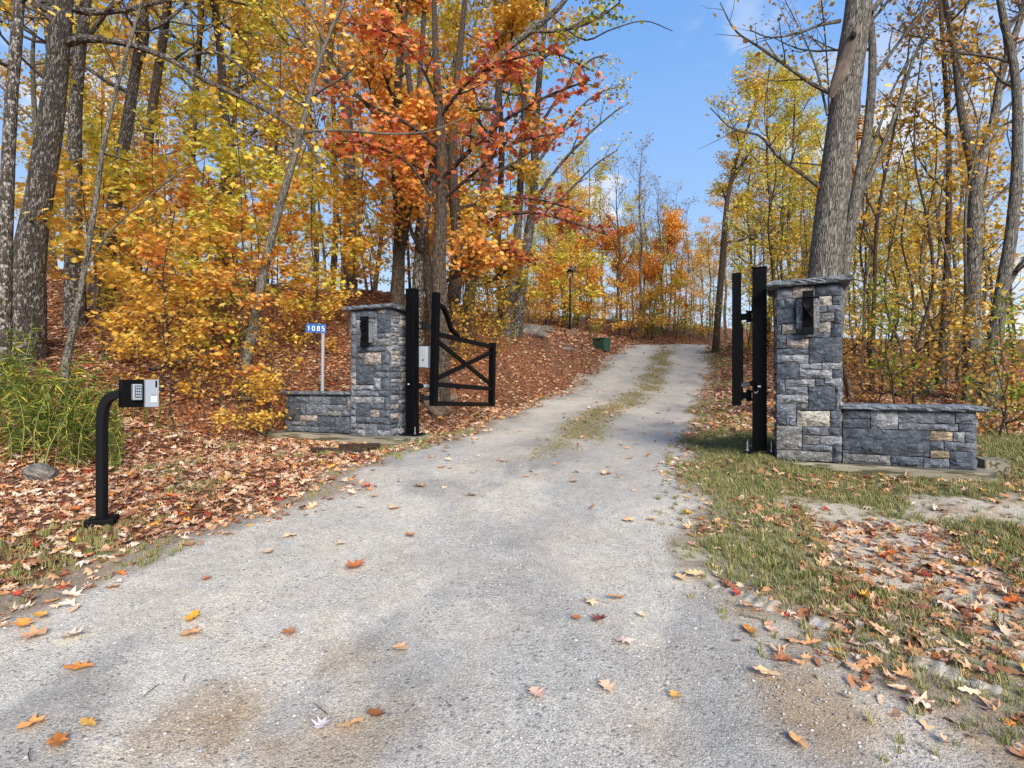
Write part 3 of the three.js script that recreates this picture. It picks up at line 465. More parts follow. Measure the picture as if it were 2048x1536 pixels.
// control box behind the left post
{ const d = 8.72, o = thing('control_box', 'grey electrical control box mounted behind the left gate post', 'box', [(846 - CX) / FOC * d, P(0, 737, d).y, -d], -TL); const w = .26, h = .345; part('housing', bx(w, h, .16, 0, h / 2, 0, .012), M.greyBox, o); part('door', bx(w - .03, h - .03, .02, 0, h / 2, .085, .008), M.greyBox, o); part('lock', new THREE.CylinderGeometry(.012, .012, .012, 12).rotateX(Math.PI / 2).translate(.06, h * .38, .098), M.blackMatte, o); part('bracket', bx(.16, .05, .05, -.16, h * .5, -.02), M.blackMatte, o); }

// ---------------------------------------------------------------- keypad post
{
  const d = 4.44, x = (204 - CX) / FOC * d, y0 = Math.max(P(0, 1066, d).y, H(x, d)) , k = FOC / d, o = thing('keypad_post', 'black gooseneck post with keypad and grey intercom beside the drive', 'keypad post', [x, y0, -d], 0), yaw = 50 * Math.PI / 180;
  part('base_plate', bx(.2, .05, .2, 0, .022, 0, .008).rotateY(.42), M.blackMatte, o);
  const h = P(0, 820, d).y - y0, pts = [V(0, .02, 0), V(0, h * .3, 0), V(0, h * .6, 0), V(0, h * .86, 0), V(.004, h * .95, 0), V(.03, h + .06, 0), V(.09, h + .115, 0), V(.16, h + .13, 0), V(.2, h + .13, 0)], cv = new THREE.CatmullRomCurve3(pts), sq = new THREE.Shape(); sq.moveTo(-.03, -.03); sq.lineTo(.03, -.03); sq.lineTo(.03, .03); sq.lineTo(-.03, .03);
  part('pole', new THREE.ExtrudeGeometry(sq, { steps: 60, extrudePath: cv, bevelEnabled: false }), new THREE.MeshPhysicalMaterial({ color: C('#0f0f12'), roughness: .6, specularIntensity: .4, bumpMap: soilTex, bumpScale: .001 }), o);
  const box = new THREE.Group(); const cx = .19 + .145, cy = h + .135, W = .19, Hh = .223;
  const mk = (n, g, m, parent = o) => { g.scale(.78, 1, 1); g.rotateY(yaw); g.translate(cx - .075, cy, .02); return part(n, g, m, parent); };
  const hood = mk('housing', bx(W, Hh, .1, 0, 0, -.03, .004), M.black);
  const kp = mk('keypad', bx(.085, .13, .06, .025, .01, .03, .008), M.silver); mk('key_panel', bx(.056, .095, .006, .028, .014, .061, .002), M.blackMatte, kp);
  for (let a = 0; a < 3; a++) for (let b = 0; b < 4; b++) mk('key', bx(.0135, .0165, .006, .028 + (a - 1) * .0172, .014 + (1.5 - b) * .022, .065, .002), M.key, kp);
  const ic = mk('intercom', bx(.125, Hh + .002, .13, W / 2 + .0645, -.002, -.015, .006), std({ color: C('#8b929b'), roughness: .5 }));
  mk('camera_window', bx(.016, .055, .006, W / 2 + .1, .075, .049), M.black, ic); mk('call_button', bx(.052, .05, .008, W / 2 + .078, -.05, .05, .003), M.white, ic); mk('speaker_slot', bx(.05, .005, .004, W / 2 + .078, -.012, .0505), M.greyDark, ic); mk('button_mark', bx(.022, .004, .003, W / 2 + .078, -.064, .0545), M.greyDark, ic);
}
// ---------------------------------------------------------------- number sign
{
  const d = 9.75, base = P(645, 783, d), gx = base.x, gy = H(gx, d), o = thing('number_sign', 'blue house number sign reading 1085 on a thin grey post', 'sign', [gx, gy - .15, -d], 0);
  const top = P(0, 663, d).y - gy + .15; part('post', mergeGeometries([bx(.045, top, .006, 0, top / 2, 0), bx(.006, top, .03, -.02, top / 2, .012), bx(.006, top, .03, .02, top / 2, .012)]).rotateZ(-.012), M.greyBox, o);
  const cv = document.createElement('canvas'); cv.width = 512; cv.height = 232; const g = cv.getContext('2d'); g.fillStyle = '#0f4c93'; g.fillRect(0, 0, 512, 232); g.fillStyle = '#f2f4f4'; g.font = '170px sans-serif'; g.textAlign = 'center'; g.textBaseline = 'middle'; const ch = '1085'; [72, 192, 318, 440].forEach((x, i) => g.fillText(ch[i], x, 122));
  const t = wrap(new THREE.CanvasTexture(cv), true, false), face = std({ map: t, roughness: .45 }), side = std({ color: C('#123f77'), roughness: .5 });
  const mk = new THREE.Mesh(new THREE.BoxGeometry(.345, .155, .006), [side, side, side, side, face, face]); mk.name = 'panel'; mk.position.set(-.105, top + .055, .03); mk.rotation.set(0, .1, -.03); shadows(mk); o.add(mk);
}
// ---------------------------------------------------------------- lamp post and bin by the crest
{
  const g = groundAt(1140, 668), d = -g.z, k = FOC / d, o = thing('lamp_post', 'black lamp post with glass lantern on the far bank', 'lamp post', [g.x, g.y - .03, g.z], .2), hh = (668 - 562) / k;
  part('base_block', bx(.6, .26, .5, 0, .1, 0, .02), M.rockBrown, o); part('pole', mergeGeometries([new THREE.CylinderGeometry(.035, .05, hh, 12).translate(0, hh / 2 + .1, 0), new THREE.CylinderGeometry(.06, .075, .3, 12).translate(0, .35, 0)]), M.black, o);
  const y = hh + .1, lan = part('lantern', mergeGeometries([new THREE.CylinderGeometry(.05, .04, .06, 8).translate(0, y + .02, 0), new THREE.ConeGeometry(.2, .15, 6).translate(0, y + .47, 0), new THREE.CylinderGeometry(.03, .03, .12, 8).translate(0, y + .58, 0), new THREE.CylinderGeometry(.19, .19, .02, 6).translate(0, y + .395, 0), ...[0, 1, 2, 3, 4, 5].map((a) => { const q = a / 6 * 6.283 + .52; return bx(.012, .35, .012).rotateZ(-.13).translate(.145, y + .22, 0).rotateY(q); })].map((x) => x.toNonIndexed())), M.black, o);
  part('glass', new THREE.CylinderGeometry(.165, .12, .34, 6, 1, true).translate(0, y + .22, 0), new THREE.MeshPhysicalMaterial({ transmission: 1, thickness: 0, roughness: .1, color: C('#f2f4f4'), side: THREE.DoubleSide }), lan);
  part('bulb', new THREE.SphereGeometry(.045, 10, 8).translate(0, y + .2, 0), M.white, lan);
}
{
  const d = 24.6, x = (1203 - CX) / FOC * d, y = H(x, d), o = thing('grit_bin', 'dark green lidded box standing on the bank by the drive', 'bin', [x, y - .06, -d], -.75); part('body', bx(.62, .55, .5, 0, .29, 0, .02), M.green, o); part('lid', bx(.68, .05, .56, 0, .585, 0, .015), std({ color: C('#2a4a3a'), roughness: .5 }), o); part('handle', bx(.14, .03, .03, 0, .5, .26), M.blackMatte, o);
}
// ---------------------------------------------------------------- rocks, logs, planks, culvert
function rockGeo(w, h, dp, seed) { const g0 = new THREE.IcosahedronGeometry(.5, 4), p = g0.attributes.position, u = []; for (let i = 0; i < p.count; i++) { const v = V().fromBufferAttribute(p, i), n = 1 + (fbm(v.x * 3 + seed, v.y * 3 + v.z * 2.2, seed, 4) - .5) * .7 + (fbm(v.z * 5 + seed, v.x * 5 - v.y * 4, seed + 3, 3) - .5) * .35; v.multiplyScalar(n); p.setXYZ(i, v.x * w, v.y * h, v.z * dp); u.push(v.x * w + v.y * .3, v.z * dp + v.y * h); } g0.setAttribute('uv', new THREE.Float32BufferAttribute(u, 2)); return toCreasedNormals(g0, .6); }
function rock(px, py, w, h, label, mat, seed, sink = .25, tall) { const g = groundAt(px, py), m = single('boulder', rockGeo(w, h, w * .8, seed), mat, label, 'rock', 'rocks among the leaves'); m.position.set(g.x, g.y + h * (.5 - sink), g.z - w * .3); m.rotation.y = seed; return m; }
rock(62, 962, .33, .2, 'flat pale grey rock in the leaves left of keypad post', M.rock, 2.3);
rock(1064, 672, 1.0, .55, 'dark boulder on the bank below the lamp post', M.rock, 4.1);
rock(1088, 664, .8, .4, 'smaller boulder on the bank beside the lamp post', M.rock, 5.7);
rock(878, 838, .42, .34, 'pale pinkish boulder under the open left gate leaf', M.rockBrown, 7.2, .1);
rock(858, 822, .36, .36, 'upright tan boulder behind the left gate post', M.rockBrown, 9.4, .1);
rock(905, 808, .3, .22, 'small tan boulder beyond the left gate leaf', M.rockBrown, 3.9, .15);
rock(1690, 790, .42, .42, 'rounded pinkish boulder just right of the right pillar', M.rockBrown, 11.5, .1);
rock(1130, 700, .7, .2, 'low dark rock in the bank below the green box', M.rock, 6.1, .4);
{ const g = groundAt(660, 905), m = thing('weathered_plank', 'weathered dark planks half buried by the left footing', 'plank', [g.x, g.y - .02, g.z], .1); part('plank', bx(.7, .05, .16, .1, .05, 0, .01).rotateZ(-.05), M.wood, m); part('plank', bx(.55, .06, .14, .38, .085, -.12, .01).rotateY(.12), M.wood, m); }
function log(pa, pb, r, label, mat = M.dark, lift = .6) { const a = groundAt(...pa), b = groundAt(...pb); const gb = new GB(), pts = []; for (let k = 0; k <= 8; k++) { const t = k / 8, q = a.clone().lerp(b, t); q.y = Math.max(q.y, H(q.x, -q.z)) + r * lift + Math.sin(t * 9 + r * 50) * r * .4; pts.push(q); } const o0 = pts[4].clone(); gb.tube(pts.map((q) => q.clone().sub(o0)), pts.map((q, k) => r * (1 - k * .05)), 9, .15, Math.round(r * 900)); const m = single('fallen_branch', gb.geo(), mat, label, 'branch', 'fallen branches'); m.position.copy(o0); return m; }
log([585, 566], [690, 612], .07, 'dark fallen log lying across the hillside above number sign');
log([610, 590], [820, 640], .035, 'thin dark fallen pole on the hillside behind the left pillar');
log([440, 800], [470, 860], .02, 'short grey stick leaning down the bank below yellow leaves', M.grey);
log([225, 885], [243, 905], .02, 'short dark stick in the leaves behind the keypad post', M.brown);
log([1790, 792], [1880, 770], .03, 'grey fallen branch behind the right wall', M.grey);
log([1860, 780], [1925, 760], .045, 'pale broken log lying beyond the end of right wall', M.grey);
log([300, 745], [470, 700], .04, 'dark fallen limb under the yellow leaves on the left bank');
{ // stump with a splintered top
  const g = groundAt(1880, 792), gb = new GB(), n = 14; gb.tube([V(0, -.1, 0), V(0, .1, 0), V(.01, .22, 0)], [.2, .15, .13], n, .25, 6); const o = thing('tree_stump', 'splintered pale stump among leaves beyond the right wall', 'stump', [g.x, g.y, g.z - .5]); part('stump_base', gb.geo(), M.grey, o); const r = rngOf(3); for (let k = 0; k < 6; k++) { const a = k * 1.05, h = .15 + r() * .3; part('splinter', new THREE.ConeGeometry(.045, h, 4).translate(Math.cos(a) * .08, .2 + h / 2, Math.sin(a) * .08).rotateZ((r() - .5) * .4), M.rock, o); }
}
{ // corrugated drain pipe just showing through the gravel
  const a = groundAt(1425, 1172), b = groundAt(2010, 1398), n = 230, sides = 18, R = .16, gb = new GB(), len = a.distanceTo(b), dir = b.clone().sub(a).normalize(), side = dir.clone().cross(V(0, 1, 0)).normalize(), up = side.clone().cross(dir);
  const bare = C('#a5a19a'), rust = C('#9a6a4a'), mud = C('#a69783');
  for (let k = 0; k <= n; k++) { const t = k / n, q = a.clone().lerp(b, t), sink = R - .016 - .045 * (fbm(t * 9, 2, 5, 3) - .5) + (t > .58 && t < .74 ? .06 : 0) + .02 * smooth(Math.abs(t - .5), .4, .5); q.y = H(q.x, -q.z) - sink; const rr = R + .0045 * Math.sin(t * len / .068 * 6.283); for (let s = 0; s <= sides; s++) { const th = s / sides * Math.PI, cs = Math.cos(th), sn = Math.sin(th), c0 = bare.clone().lerp(rust, smooth(fbm(t * 9, cs * 2, 8, 3), .44, .54) * (t < .45 ? 1 : .1)).lerp(mud, smooth(fbm(t * 30, cs * 6, 9, 3), .4, .6) * .85); gb.v(q.x + (side.x * cs + up.x * sn) * rr, q.y + (side.y * cs + up.y * sn) * rr, q.z + (side.z * cs + up.z * sn) * rr, side.x * cs + up.x * sn, side.y * cs + up.y * sn, side.z * cs + up.z * sn, t * 20, s / sides, [c0.r, c0.g, c0.b]); } }
  for (let k = 0; k < n; k++) for (let s = 0; s < sides; s++) { const i = k * (sides + 1) + s; gb.i.push(i, i + sides + 1, i + 1, i + 1, i + sides + 1, i + sides + 2); }
  const g = gb.geo(); g.computeVertexNormals(); single('drain_pipe', g, std({ vertexColors: true, roughness: .9, side: THREE.DoubleSide }), 'rusty corrugated drain pipe showing through the gravel at the right verge', 'pipe');
}
// ---------------------------------------------------------------- trees
const pal = (...h) => h.map((x) => { const c = C(x); return [Math.min(.85, c.r * 1.1), Math.min(.85, c.g * 1.1), c.b * 1.05]; });
const pale = (...h) => pal(...h).map(([r, g, b]) => [Math.min(.88, r * 1.06), Math.min(.85, g * 1.06), b * 1.35]);
const PAL = {
  gold: pale('#dfb23c', '#e3bd4c', '#d3a034', '#e6c662', '#cc9c3a', '#daa838', '#c9ac42'),
  orange: pale('#e0ac46', '#da983e', '#e4b550', '#d38a3c', '#e6be5c', '#cc7c40', '#e2b850', '#d9a548'),
  red: pal('#cf6c3a', '#da823e', '#bf6042', '#b0564a', '#de9446', '#c4745a', '#d68848', '#a85048', '#dfa352'),
  crimson: pal('#a8503c', '#b55c40', '#96463c', '#c06a3c', '#cc8040', '#a04a44'),
  lime: pal('#d0bf44', '#c4bc4c', '#dcc44a', '#b3b44c', '#e2ca56', '#bcba4e', '#e0c04a'),
  green: pal('#7f8f36', '#93992f', '#6c8234', '#a8a338', '#8a9a40', '#b3a83a', '#5f7a30'),
  ochre: pal('#c09440', '#cda548', '#b08038', '#d4b052', '#9a7a3e', '#bfa044'),
  dull: pal('#ae7e42', '#99703e', '#bd9450', '#866a40', '#a5884c', '#b87c48'),
  weed: pal('#8a9a48', '#9ca64c', '#78903f', '#b0ab52', '#6f8a3e', '#c2b45c'),
};
const up3 = V(0, 1, 0);
function rndDir(r) { const z = r() * 2 - 1, a = r() * 6.283, q = Math.sqrt(1 - z * z); return V(q * Math.cos(a), z, q * Math.sin(a)); }
class Tree {
  constructor(seed, o) { this.r = rngOf(seed); this.w = new GB(); this.l = new GB(); this.o = Object.assign({ leaf: 0, size: .12, pal: PAL.gold, flat: .55, per: 5, spread: .28, twist: .18, lift: .12, sides: 5, keep: 1 }, o); this.seed = seed; this.k = 0; }
  leaves(p, n, spread, dirn) {
    const { r, o } = this;
    for (let i = 0; i < n; i++) {
      if (r() > o.keep) continue;
      const q = rndDir(r).multiplyScalar(spread * Math.cbrt(r())); q.y *= .6; q.add(p);
      const nn = rndDir(r); nn.y = Math.abs(nn.y) * .6 + o.flat * (.4 + r()); nn.x *= .9; nn.z += .25; nn.normalize();
      const c = o.pal[Math.floor(r() * o.pal.length)], s = .82 + r() * .36; this.l.leaf(q, o.size * (.7 + r() * .6), nn, r() * 6.28, [c[0] * s, c[1] * s, c[2] * s], o.leaf);
    }
  }
  branch(from, dir, len, rad, level) {
    const { r, o } = this, n = level > 1 ? 6 : level > 0 ? 4 : 3, pts = [from.clone()], rd = [rad], d = dir.clone();
    for (let k = 1; k <= n; k++) { d.addScaledVector(rndDir(r), o.twist).addScaledVector(up3, o.lift * (level > 0 ? 1 : .3)).normalize(); pts.push(pts[k - 1].clone().addScaledVector(d, len / n)); rd.push(Math.max(.0025, rad * (1 - .75 * k / n))); }
    this.w.tube(pts, rd, level > 1 ? o.sides + 1 : level > 0 ? o.sides : 3, 0, this.seed + ++this.k);
    this.sprout(pts, rd, len, level); return pts;
  }
  sprout(pts, rd, len, level, from = .25) {
    const { r, o } = this, n = pts.length - 1;
    if (level > 0) {
      const kids = Math.round((o.kids ?? 5) * (level > 1 ? 1.1 : 1) * (.8 + r() * .4));
      for (let k = 0; k < kids; k++) {
        const t = from + (1 - from) * (k + r() * .8) / kids, f = Math.min(n - .001, t * n), i = Math.floor(f), p = pts[i].clone().lerp(pts[i + 1], f - i), ax = pts[i + 1].clone().sub(pts[i]).normalize(), side = rndDir(r); side.addScaledVector(ax, -side.dot(ax)).normalize(); side.y *= .6;
        const dir = ax.clone().multiplyScalar(.75).addScaledVector(side, .8).normalize(); this.branch(p, dir, len * (.38 + r() * .25) * (1.15 - t * .4), Math.min(rd[i] * .6, .05), level - 1);
      }
    }
    if (level <= 1) for (let k = 1; k <= n; k++) this.leaves(pts[k], Math.round(o.per * (level ? .5 : 1) * (.6 + r() * .8)), o.spread, null);
  }
  trunk(pts, rad, sides = 10, rough = .12) { const c = new THREE.CatmullRomCurve3(pts), n = Math.max(8, pts.length * 4), p = [], rr = []; for (let k = 0; k <= n; k++) { const t = k / n; p.push(c.getPoint(t)); const f = t * (rad.length - 1), i = Math.min(rad.length - 2, Math.floor(f)); rr.push(lerp(rad[i], rad[i + 1], f - i)); } this.w.tube(p, rr, sides, rough, this.seed); this.p = p; this.rr = rr; return this; }
  limb(pts, r0, r1, level, len) { const c = new THREE.CatmullRomCurve3(pts), n = pts.length * 3, p = [], rr = []; for (let k = 0; k <= n; k++) { p.push(c.getPoint(k / n)); rr.push(lerp(r0, r1, k / n)); } this.w.tube(p, rr, 8, .12, this.seed + 50 + ++this.k); if (level !== undefined) this.sprout(p, rr, len, level, .2); return this; }
  crown(t0, t1, count, len, pitch, level = 2, fall = .5) {
    const { r } = this, n = this.p.length - 1;
    for (let k = 0; k < count; k++) { const t = lerp(t0, t1, (k + r()) / count), f = Math.min(n - .01, t * n), i = Math.floor(f), p = this.p[i].clone().lerp(this.p[i + 1], f - i), a = r() * 6.283 + k * 2.4, e = lerp(pitch[0], pitch[1], r()), dir = V(Math.cos(a) * Math.cos(e), Math.sin(e), Math.sin(a) * Math.cos(e)); this.branch(p, dir, len * (.7 + r() * .5) * (1 - fall * (t - t0) / (t1 - t0 + .001)), Math.min(this.rr[i] * .5, .06), level); }
    return this;
  }
  build(name, mat, label, category, group, origin) {
    const o = thing(name, label, category, origin.toArray(), 0, group), wg = this.w.geo(); wg.translate(-origin.x, -origin.y, -origin.z); part('trunk', wg, mat, o);
    if (this.l.p.length) { const lg = this.l.geo(); lg.translate(-origin.x, -origin.y, -origin.z); part('crown', lg, M.leaf, o); } return o;
  }
}
// a standing tree followed along the photograph: path of [px, py] at depth d, continued upwards out of the frame
function hero(spec) {
  const { d, path, w, more = 6, seed, name, mat, label, group } = spec, k = d / FOC * Math.cos(Math.atan((path[path.length >> 1][0] - CX) / FOC));
  const pts = path.map(([x, y, dd = 0]) => P(x, y, d + dd)), base = pts[0], by = Math.min(base.y, H(base.x, -base.z)); const root = V(base.x, by - .15, base.z);
  if (root.distanceTo(pts[0]) > .3) pts.unshift(root); else pts[0] = root;
  const last = pts[pts.length - 1], dv = last.clone().sub(pts[pts.length - 2]).normalize().lerp(up3, .35).normalize(); if (more) pts.push(last.clone().addScaledVector(dv, more * .5), last.clone().addScaledVector(dv, more).add(V(.3, .2, 0)));
  const rad = w.map((q) => q * k / 2); if (pts.length - (more ? 2 : 0) > w.length) rad.unshift(rad[0] * 1.1); rad[0] *= 1.18; if (more) rad.push(rad[rad.length - 1] * .65, .02);
  const t = new Tree(seed, spec.o ?? {}); t.trunk(pts, rad, spec.sides ?? 10, spec.rough ?? .1);
  for (const l of spec.limbs ?? []) t.limb(l.path.map(([x, y, dd = 0]) => P(x, y, d + dd)), l.w[0] * k / 2, l.w[1] * k / 2, l.level, l.len);
  for (const c of spec.crowns ?? []) t.crown(...c);
  return t.build(name, M[mat], label, 'tree', group, V(root.x, by, root.z));
}
const D2R = Math.PI / 180;
// --- left foreground
hero({ seed: 11, d: 8.5, name: 'maple_tree', mat: 'dark', label: 'thick dark mossy trunk at far left with an arching bare limb', path: [[38, 745], [62, 500], [100, 260], [120, 60], [126, 0]], w: [98, 66, 54, 46, 44], more: 6, sides: 20, rough: .14,
  o: { pal: PAL.gold, size: .1, per: 3, keep: .7, kids: 4 }, limbs: [{ path: [[138, 85], [165, 78, -.1], [240, 84, -.2], [330, 114, -.35], [420, 165, -.5], [520, 214, -.6], [600, 268, -.7], [640, 330, -.75]], w: [22, 5], level: 1, len: 1.1 }, { path: [[362, 118, -.35], [400, 106, -.4], [445, 108, -.5], [490, 140, -.6], [560, 185, -.8], [630, 225, -.9]], w: [9, 4], level: 1, len: .9 }], crowns: [[.55, 1, 7, 2.6, [.1, .8], 2]] });
hero({ seed: 12, d: 10.5, name: 'maple_tree', mat: 'dark', label: 'dark trunk standing close behind the thick mossy one', path: [[150, 640], [147, 450], [150, 250], [160, 100], [172, 0]], w: [44, 36, 30, 26, 24], more: 6, o: { pal: PAL.gold, size: .1, per: 2, kids: 4 }, crowns: [[.5, 1, 9, 2.6, [0, .8], 2]] });
hero({ seed: 13, d: 7.4, name: 'maple_tree', mat: 'dark', label: 'dark lichened trunk cut by the left edge of the picture', path: [[2, 760], [10, 500], [20, 250], [38, 0]], w: [40, 32, 30, 26], more: 6, sides: 14, o: { pal: PAL.gold, size: .09, per: 3, kids: 4, keep: .6 }, crowns: [[.45, 1, 7, 2.2, [.1, .8], 2]] });
hero({ seed: 14, d: 7.0, name: 'maple_sapling', mat: 'grey', label: 'thin crooked grey sapling rising behind the keypad post', path: [[130, 745], [150, 640], [165, 560], [192, 400], [205, 300], [235, 170], [270, 50], [285, 0]], w: [20, 14, 13, 12, 11, 9, 8, 7], more: 3, o: { pal: PAL.gold, size: .085, per: 1.5, kids: 3, leaf: 1, keep: .5 }, limbs: [{ path: [[168, 545], [215, 470], [290, 400], [360, 345], [420, 310]], w: [6, 2], level: 0, len: .5 }], crowns: [[.45, .95, 5, 1.1, [.2, .9], 1]] });
hero({ seed: 15, d: 12.5, name: 'maple_tree', mat: 'dark', label: 'leaning dark trunk with a wide foot behind yellow leaves', path: [[198, 625], [215, 500], [240, 340], [262, 200], [292, 0]], w: [58, 36, 28, 24, 20], more: 6, o: { pal: PAL.gold, size: .11, per: 3, kids: 5 }, crowns: [[.5, 1, 10, 2.8, [0, .7], 2]] });
hero({ seed: 16, d: 15, name: 'maple_tree', mat: 'brown', label: 'slim brown trunk right of the wide-footed leaning one', path: [[262, 585], [285, 380], [310, 180], [337, 0]], w: [30, 22, 20, 17], more: 6, o: { pal: PAL.gold, size: .12, per: 3, kids: 5 }, crowns: [[.5, 1, 10, 2.8, [0, .7], 2]] });
hero({ seed: 17, d: 16, name: 'maple_tree', mat: 'brown', label: 'brown trunk halfway between mossy trunk and leaning pale one', path: [[462, 580], [455, 400], [442, 120], [428, 0]], w: [30, 20, 17, 15], more: 6, o: { pal: PAL.lime, size: .12, per: 3, kids: 5 }, crowns: [[.45, 1, 11, 2.8, [0, .7], 2]] });
hero({ seed: 18, d: 9.4, name: 'ash_sapling', mat: 'grey', label: 'pale grey slender trunk leaning right above the low left wall', path: [[487, 748], [508, 650], [534, 510], [568, 385], [600, 275], [634, 140], [662, 60], [690, 0]], w: [26, 20, 18, 16, 13, 10, 8, 7], more: 3, sides: 12, rough: .08, o: { pal: PAL.orange, size: .1, per: 2, kids: 3, leaf: 1, keep: .6 },
  limbs: [{ path: [[606, 268], [625, 262], [700, 262, .2], [780, 268, .4], [860, 262, .6], [930, 235, .8]], w: [7, 3], level: 0, len: .8 }, { path: [[634, 140], [640, 80], [650, 0], [655, -80]], w: [6, 3], level: 0, len: .6 }], crowns: [[.55, 1, 6, 1.3, [0, .8], 1]] });
hero({ seed: 19, d: 16, name: 'maple_tree', mat: 'grey', label: 'lichened grey trunk rising just left of the left pillar', path: [[697, 600], [700, 430], [698, 300], [690, 180], [672, 0]], w: [34, 26, 24, 20, 14], more: 5, o: { pal: PAL.lime, size: .12, per: 3, kids: 5 }, crowns: [[.45, 1, 12, 2.8, [0, .7], 2]] });
hero({ seed: 20, d: 13.5, name: 'maple_tree', mat: 'brown', label: 'twin-stemmed brown maple straight behind the left pillar', path: [[795, 610], [798, 450], [790, 300], [800, 120], [812, 0]], w: [30, 22, 18, 15, 12], more: 5, o: { pal: PAL.orange, size: .12, per: 4, kids: 5 }, limbs: [{ path: [[800, 520], [820, 400], [835, 220], [850, 0], [858, -120]], w: [16, 6], level: 1, len: 2 }], crowns: [[.4, 1, 12, 2.6, [0, .7], 2]] });
// --- the red and orange maple behind the left gate leaf
hero({ seed: 21, d: 11.5, name: 'red_maple_tree', mat: 'brown', label: 'dark-stemmed maple with red and orange leaves over the left gate', path: [[880, 640], [878, 520], [884, 380], [880, 250], [872, 120], [868, 0]], w: [34, 28, 24, 19, 14, 10], more: 3, o: { pal: PAL.red, size: .13, per: 9, kids: 7, leaf: 1, spread: .36, lift: .03, keep: .95 },
  limbs: [{ path: [[884, 360], [940, 300, -.6], [1010, 240, -1], [1100, 190, -1.3], [1180, 160, -1.4]], w: [11, 3], level: 1, len: 1.5 }, { path: [[880, 300], [820, 250, -.5], [750, 215, -.9], [690, 180, -1.2]], w: [10, 3], level: 1, len: 1.4 }, { path: [[876, 240], [930, 170, -.4], [990, 130, -.8], [1060, 110, -1]], w: [8, 3], level: 1, len: 1.3 }, { path: [[884, 400], [950, 345, -.5], [1030, 285, -.8], [1130, 265, -1]], w: [8, 3], level: 1, len: 1.2 }, { path: [[874, 200], [840, 130, -.3], [790, 70, -.5], [730, 50, -.7]], w: [7, 3], level: 1, len: 1.3 }, { path: [[880, 430], [820, 330, -.4], [740, 290, -.7], [670, 280, -1]], w: [7, 3], level: 1, len: 1.1 }] });
hero({ seed: 22, d: 14.5, name: 'red_maple_tree', mat: 'brown', label: 'maple with dark red low branches reaching towards the lamp post', path: [[905, 640], [915, 500], [905, 330], [915, 150], [930, 0]], w: [30, 24, 20, 15, 10], more: 4, o: { pal: PAL.crimson, size: .125, per: 8, kids: 7, leaf: 1, spread: .3, lift: .05, keep: .9 }, limbs: [{ path: [[912, 480], [980, 440, -.3], [1060, 425, -.5], [1130, 440, -.6], [1215, 470, -.7]], w: [9, 3], level: 1, len: 1.2 }, { path: [[910, 420], [1000, 395, .2], [1080, 400, .2], [1150, 420, .2]], w: [8, 3], level: 1, len: 1.2 }, { path: [[914, 520], [980, 500, .2], [1040, 505, .3]], w: [7, 3], level: 1, len: 1 }] });
hero({ seed: 23, d: 13, name: 'maple_tree', mat: 'brown', label: 'orange-gold maple in the clump behind the open left leaf', path: [[868, 640], [850, 500], [842, 350], [820, 180], [806, 0]], w: [26, 20, 16, 12, 9], more: 3, o: { pal: PAL.orange, size: .12, per: 6, kids: 5, leaf: 1, spread: .36 }, crowns: [[.2, .95, 16, 1.9, [-.1, .6], 2]] });
hero({ seed: 24, d: 15.5, name: 'maple_tree', mat: 'brown', label: 'golden maple leaning out beside the dark red branches', path: [[935, 640], [950, 500], [975, 340], [1000, 160], [1015, 0]], w: [26, 20, 17, 13, 9], more: 3, o: { pal: PAL.gold, size: .12, per: 6, kids: 5, spread: .36, leaf: 1 }, crowns: [[.2, .95, 16, 2.2, [-.1, .6], 2]] });
hero({ seed: 25, d: 18, name: 'maple_tree', mat: 'dark', label: 'dark trunk left of the lamp post carrying the spreading airy crown', path: [[1028, 660], [1050, 520], [1066, 400], [1072, 250], [1082, 120], [1095, 0]], w: [26, 20, 17, 14, 11, 9], more: 4, o: { pal: PAL.lime.concat(PAL.ochre), size: .105, per: 7, kids: 6, spread: .36, lift: .06, keep: .85 },
  limbs: [{ path: [[1070, 400], [1120, 330], [1175, 270], [1240, 215]], w: [8, 3], level: 1, len: 2 }, { path: [[1070, 440], [1130, 390], [1190, 330], [1235, 300]], w: [6, 2], level: 1, len: 1.6 }, { path: [[1072, 330], [1130, 250], [1190, 190], [1250, 170]], w: [7, 2], level: 1, len: 1.8 }, { path: [[1075, 260], [1120, 190], [1180, 120], [1215, 110]], w: [7, 2], level: 1, len: 1.8 }], crowns: [[.55, 1, 8, 2.4, [0, .7], 2]] });
hero({ seed: 26, d: 17.4, name: 'maple_tree', mat: 'dark', label: 'second dark trunk close left of the airy crowned tree', path: [[1012, 655], [1032, 500], [1040, 380], [1048, 200], [1040, 0]], w: [22, 17, 14, 11, 9], more: 4, o: { pal: PAL.gold, size: .12, per: 4, kids: 5, spread: .3 }, crowns: [[.5, 1, 10, 2, [0, .7], 2]] });
hero({ seed: 27, d: 13, name: 'cherry_tree', mat: 'dark', label: 'green and yellow leaved tree slanting across the top centre', path: [[835, 620], [850, 420], [905, 230], [1000, 110], [1090, 40], [1130, 0]], w: [26, 22, 18, 15, 12, 10], more: 2.5, o: { pal: PAL.green.concat(PAL.lime), size: .105, per: 10, kids: 6, spread: .4 }, limbs: [{ path: [[1000, 110], [1060, 100, .2], [1120, 110, .4], [1180, 140, .5]], w: [7, 3], level: 1, len: 1.5 }, { path: [[1060, 64], [1130, 60, -.2], [1190, 40, -.4], [1240, 5, -.5]], w: [7, 3], level: 1, len: 1.4 }, { path: [[1100, 30], [1170, 80, 0], [1220, 60, 0], [1290, 42, 0], [1345, 62, 0]], w: [4, 1.5] }], crowns: [[.75, 1, 6, 1.6, [0, .7], 2]] });
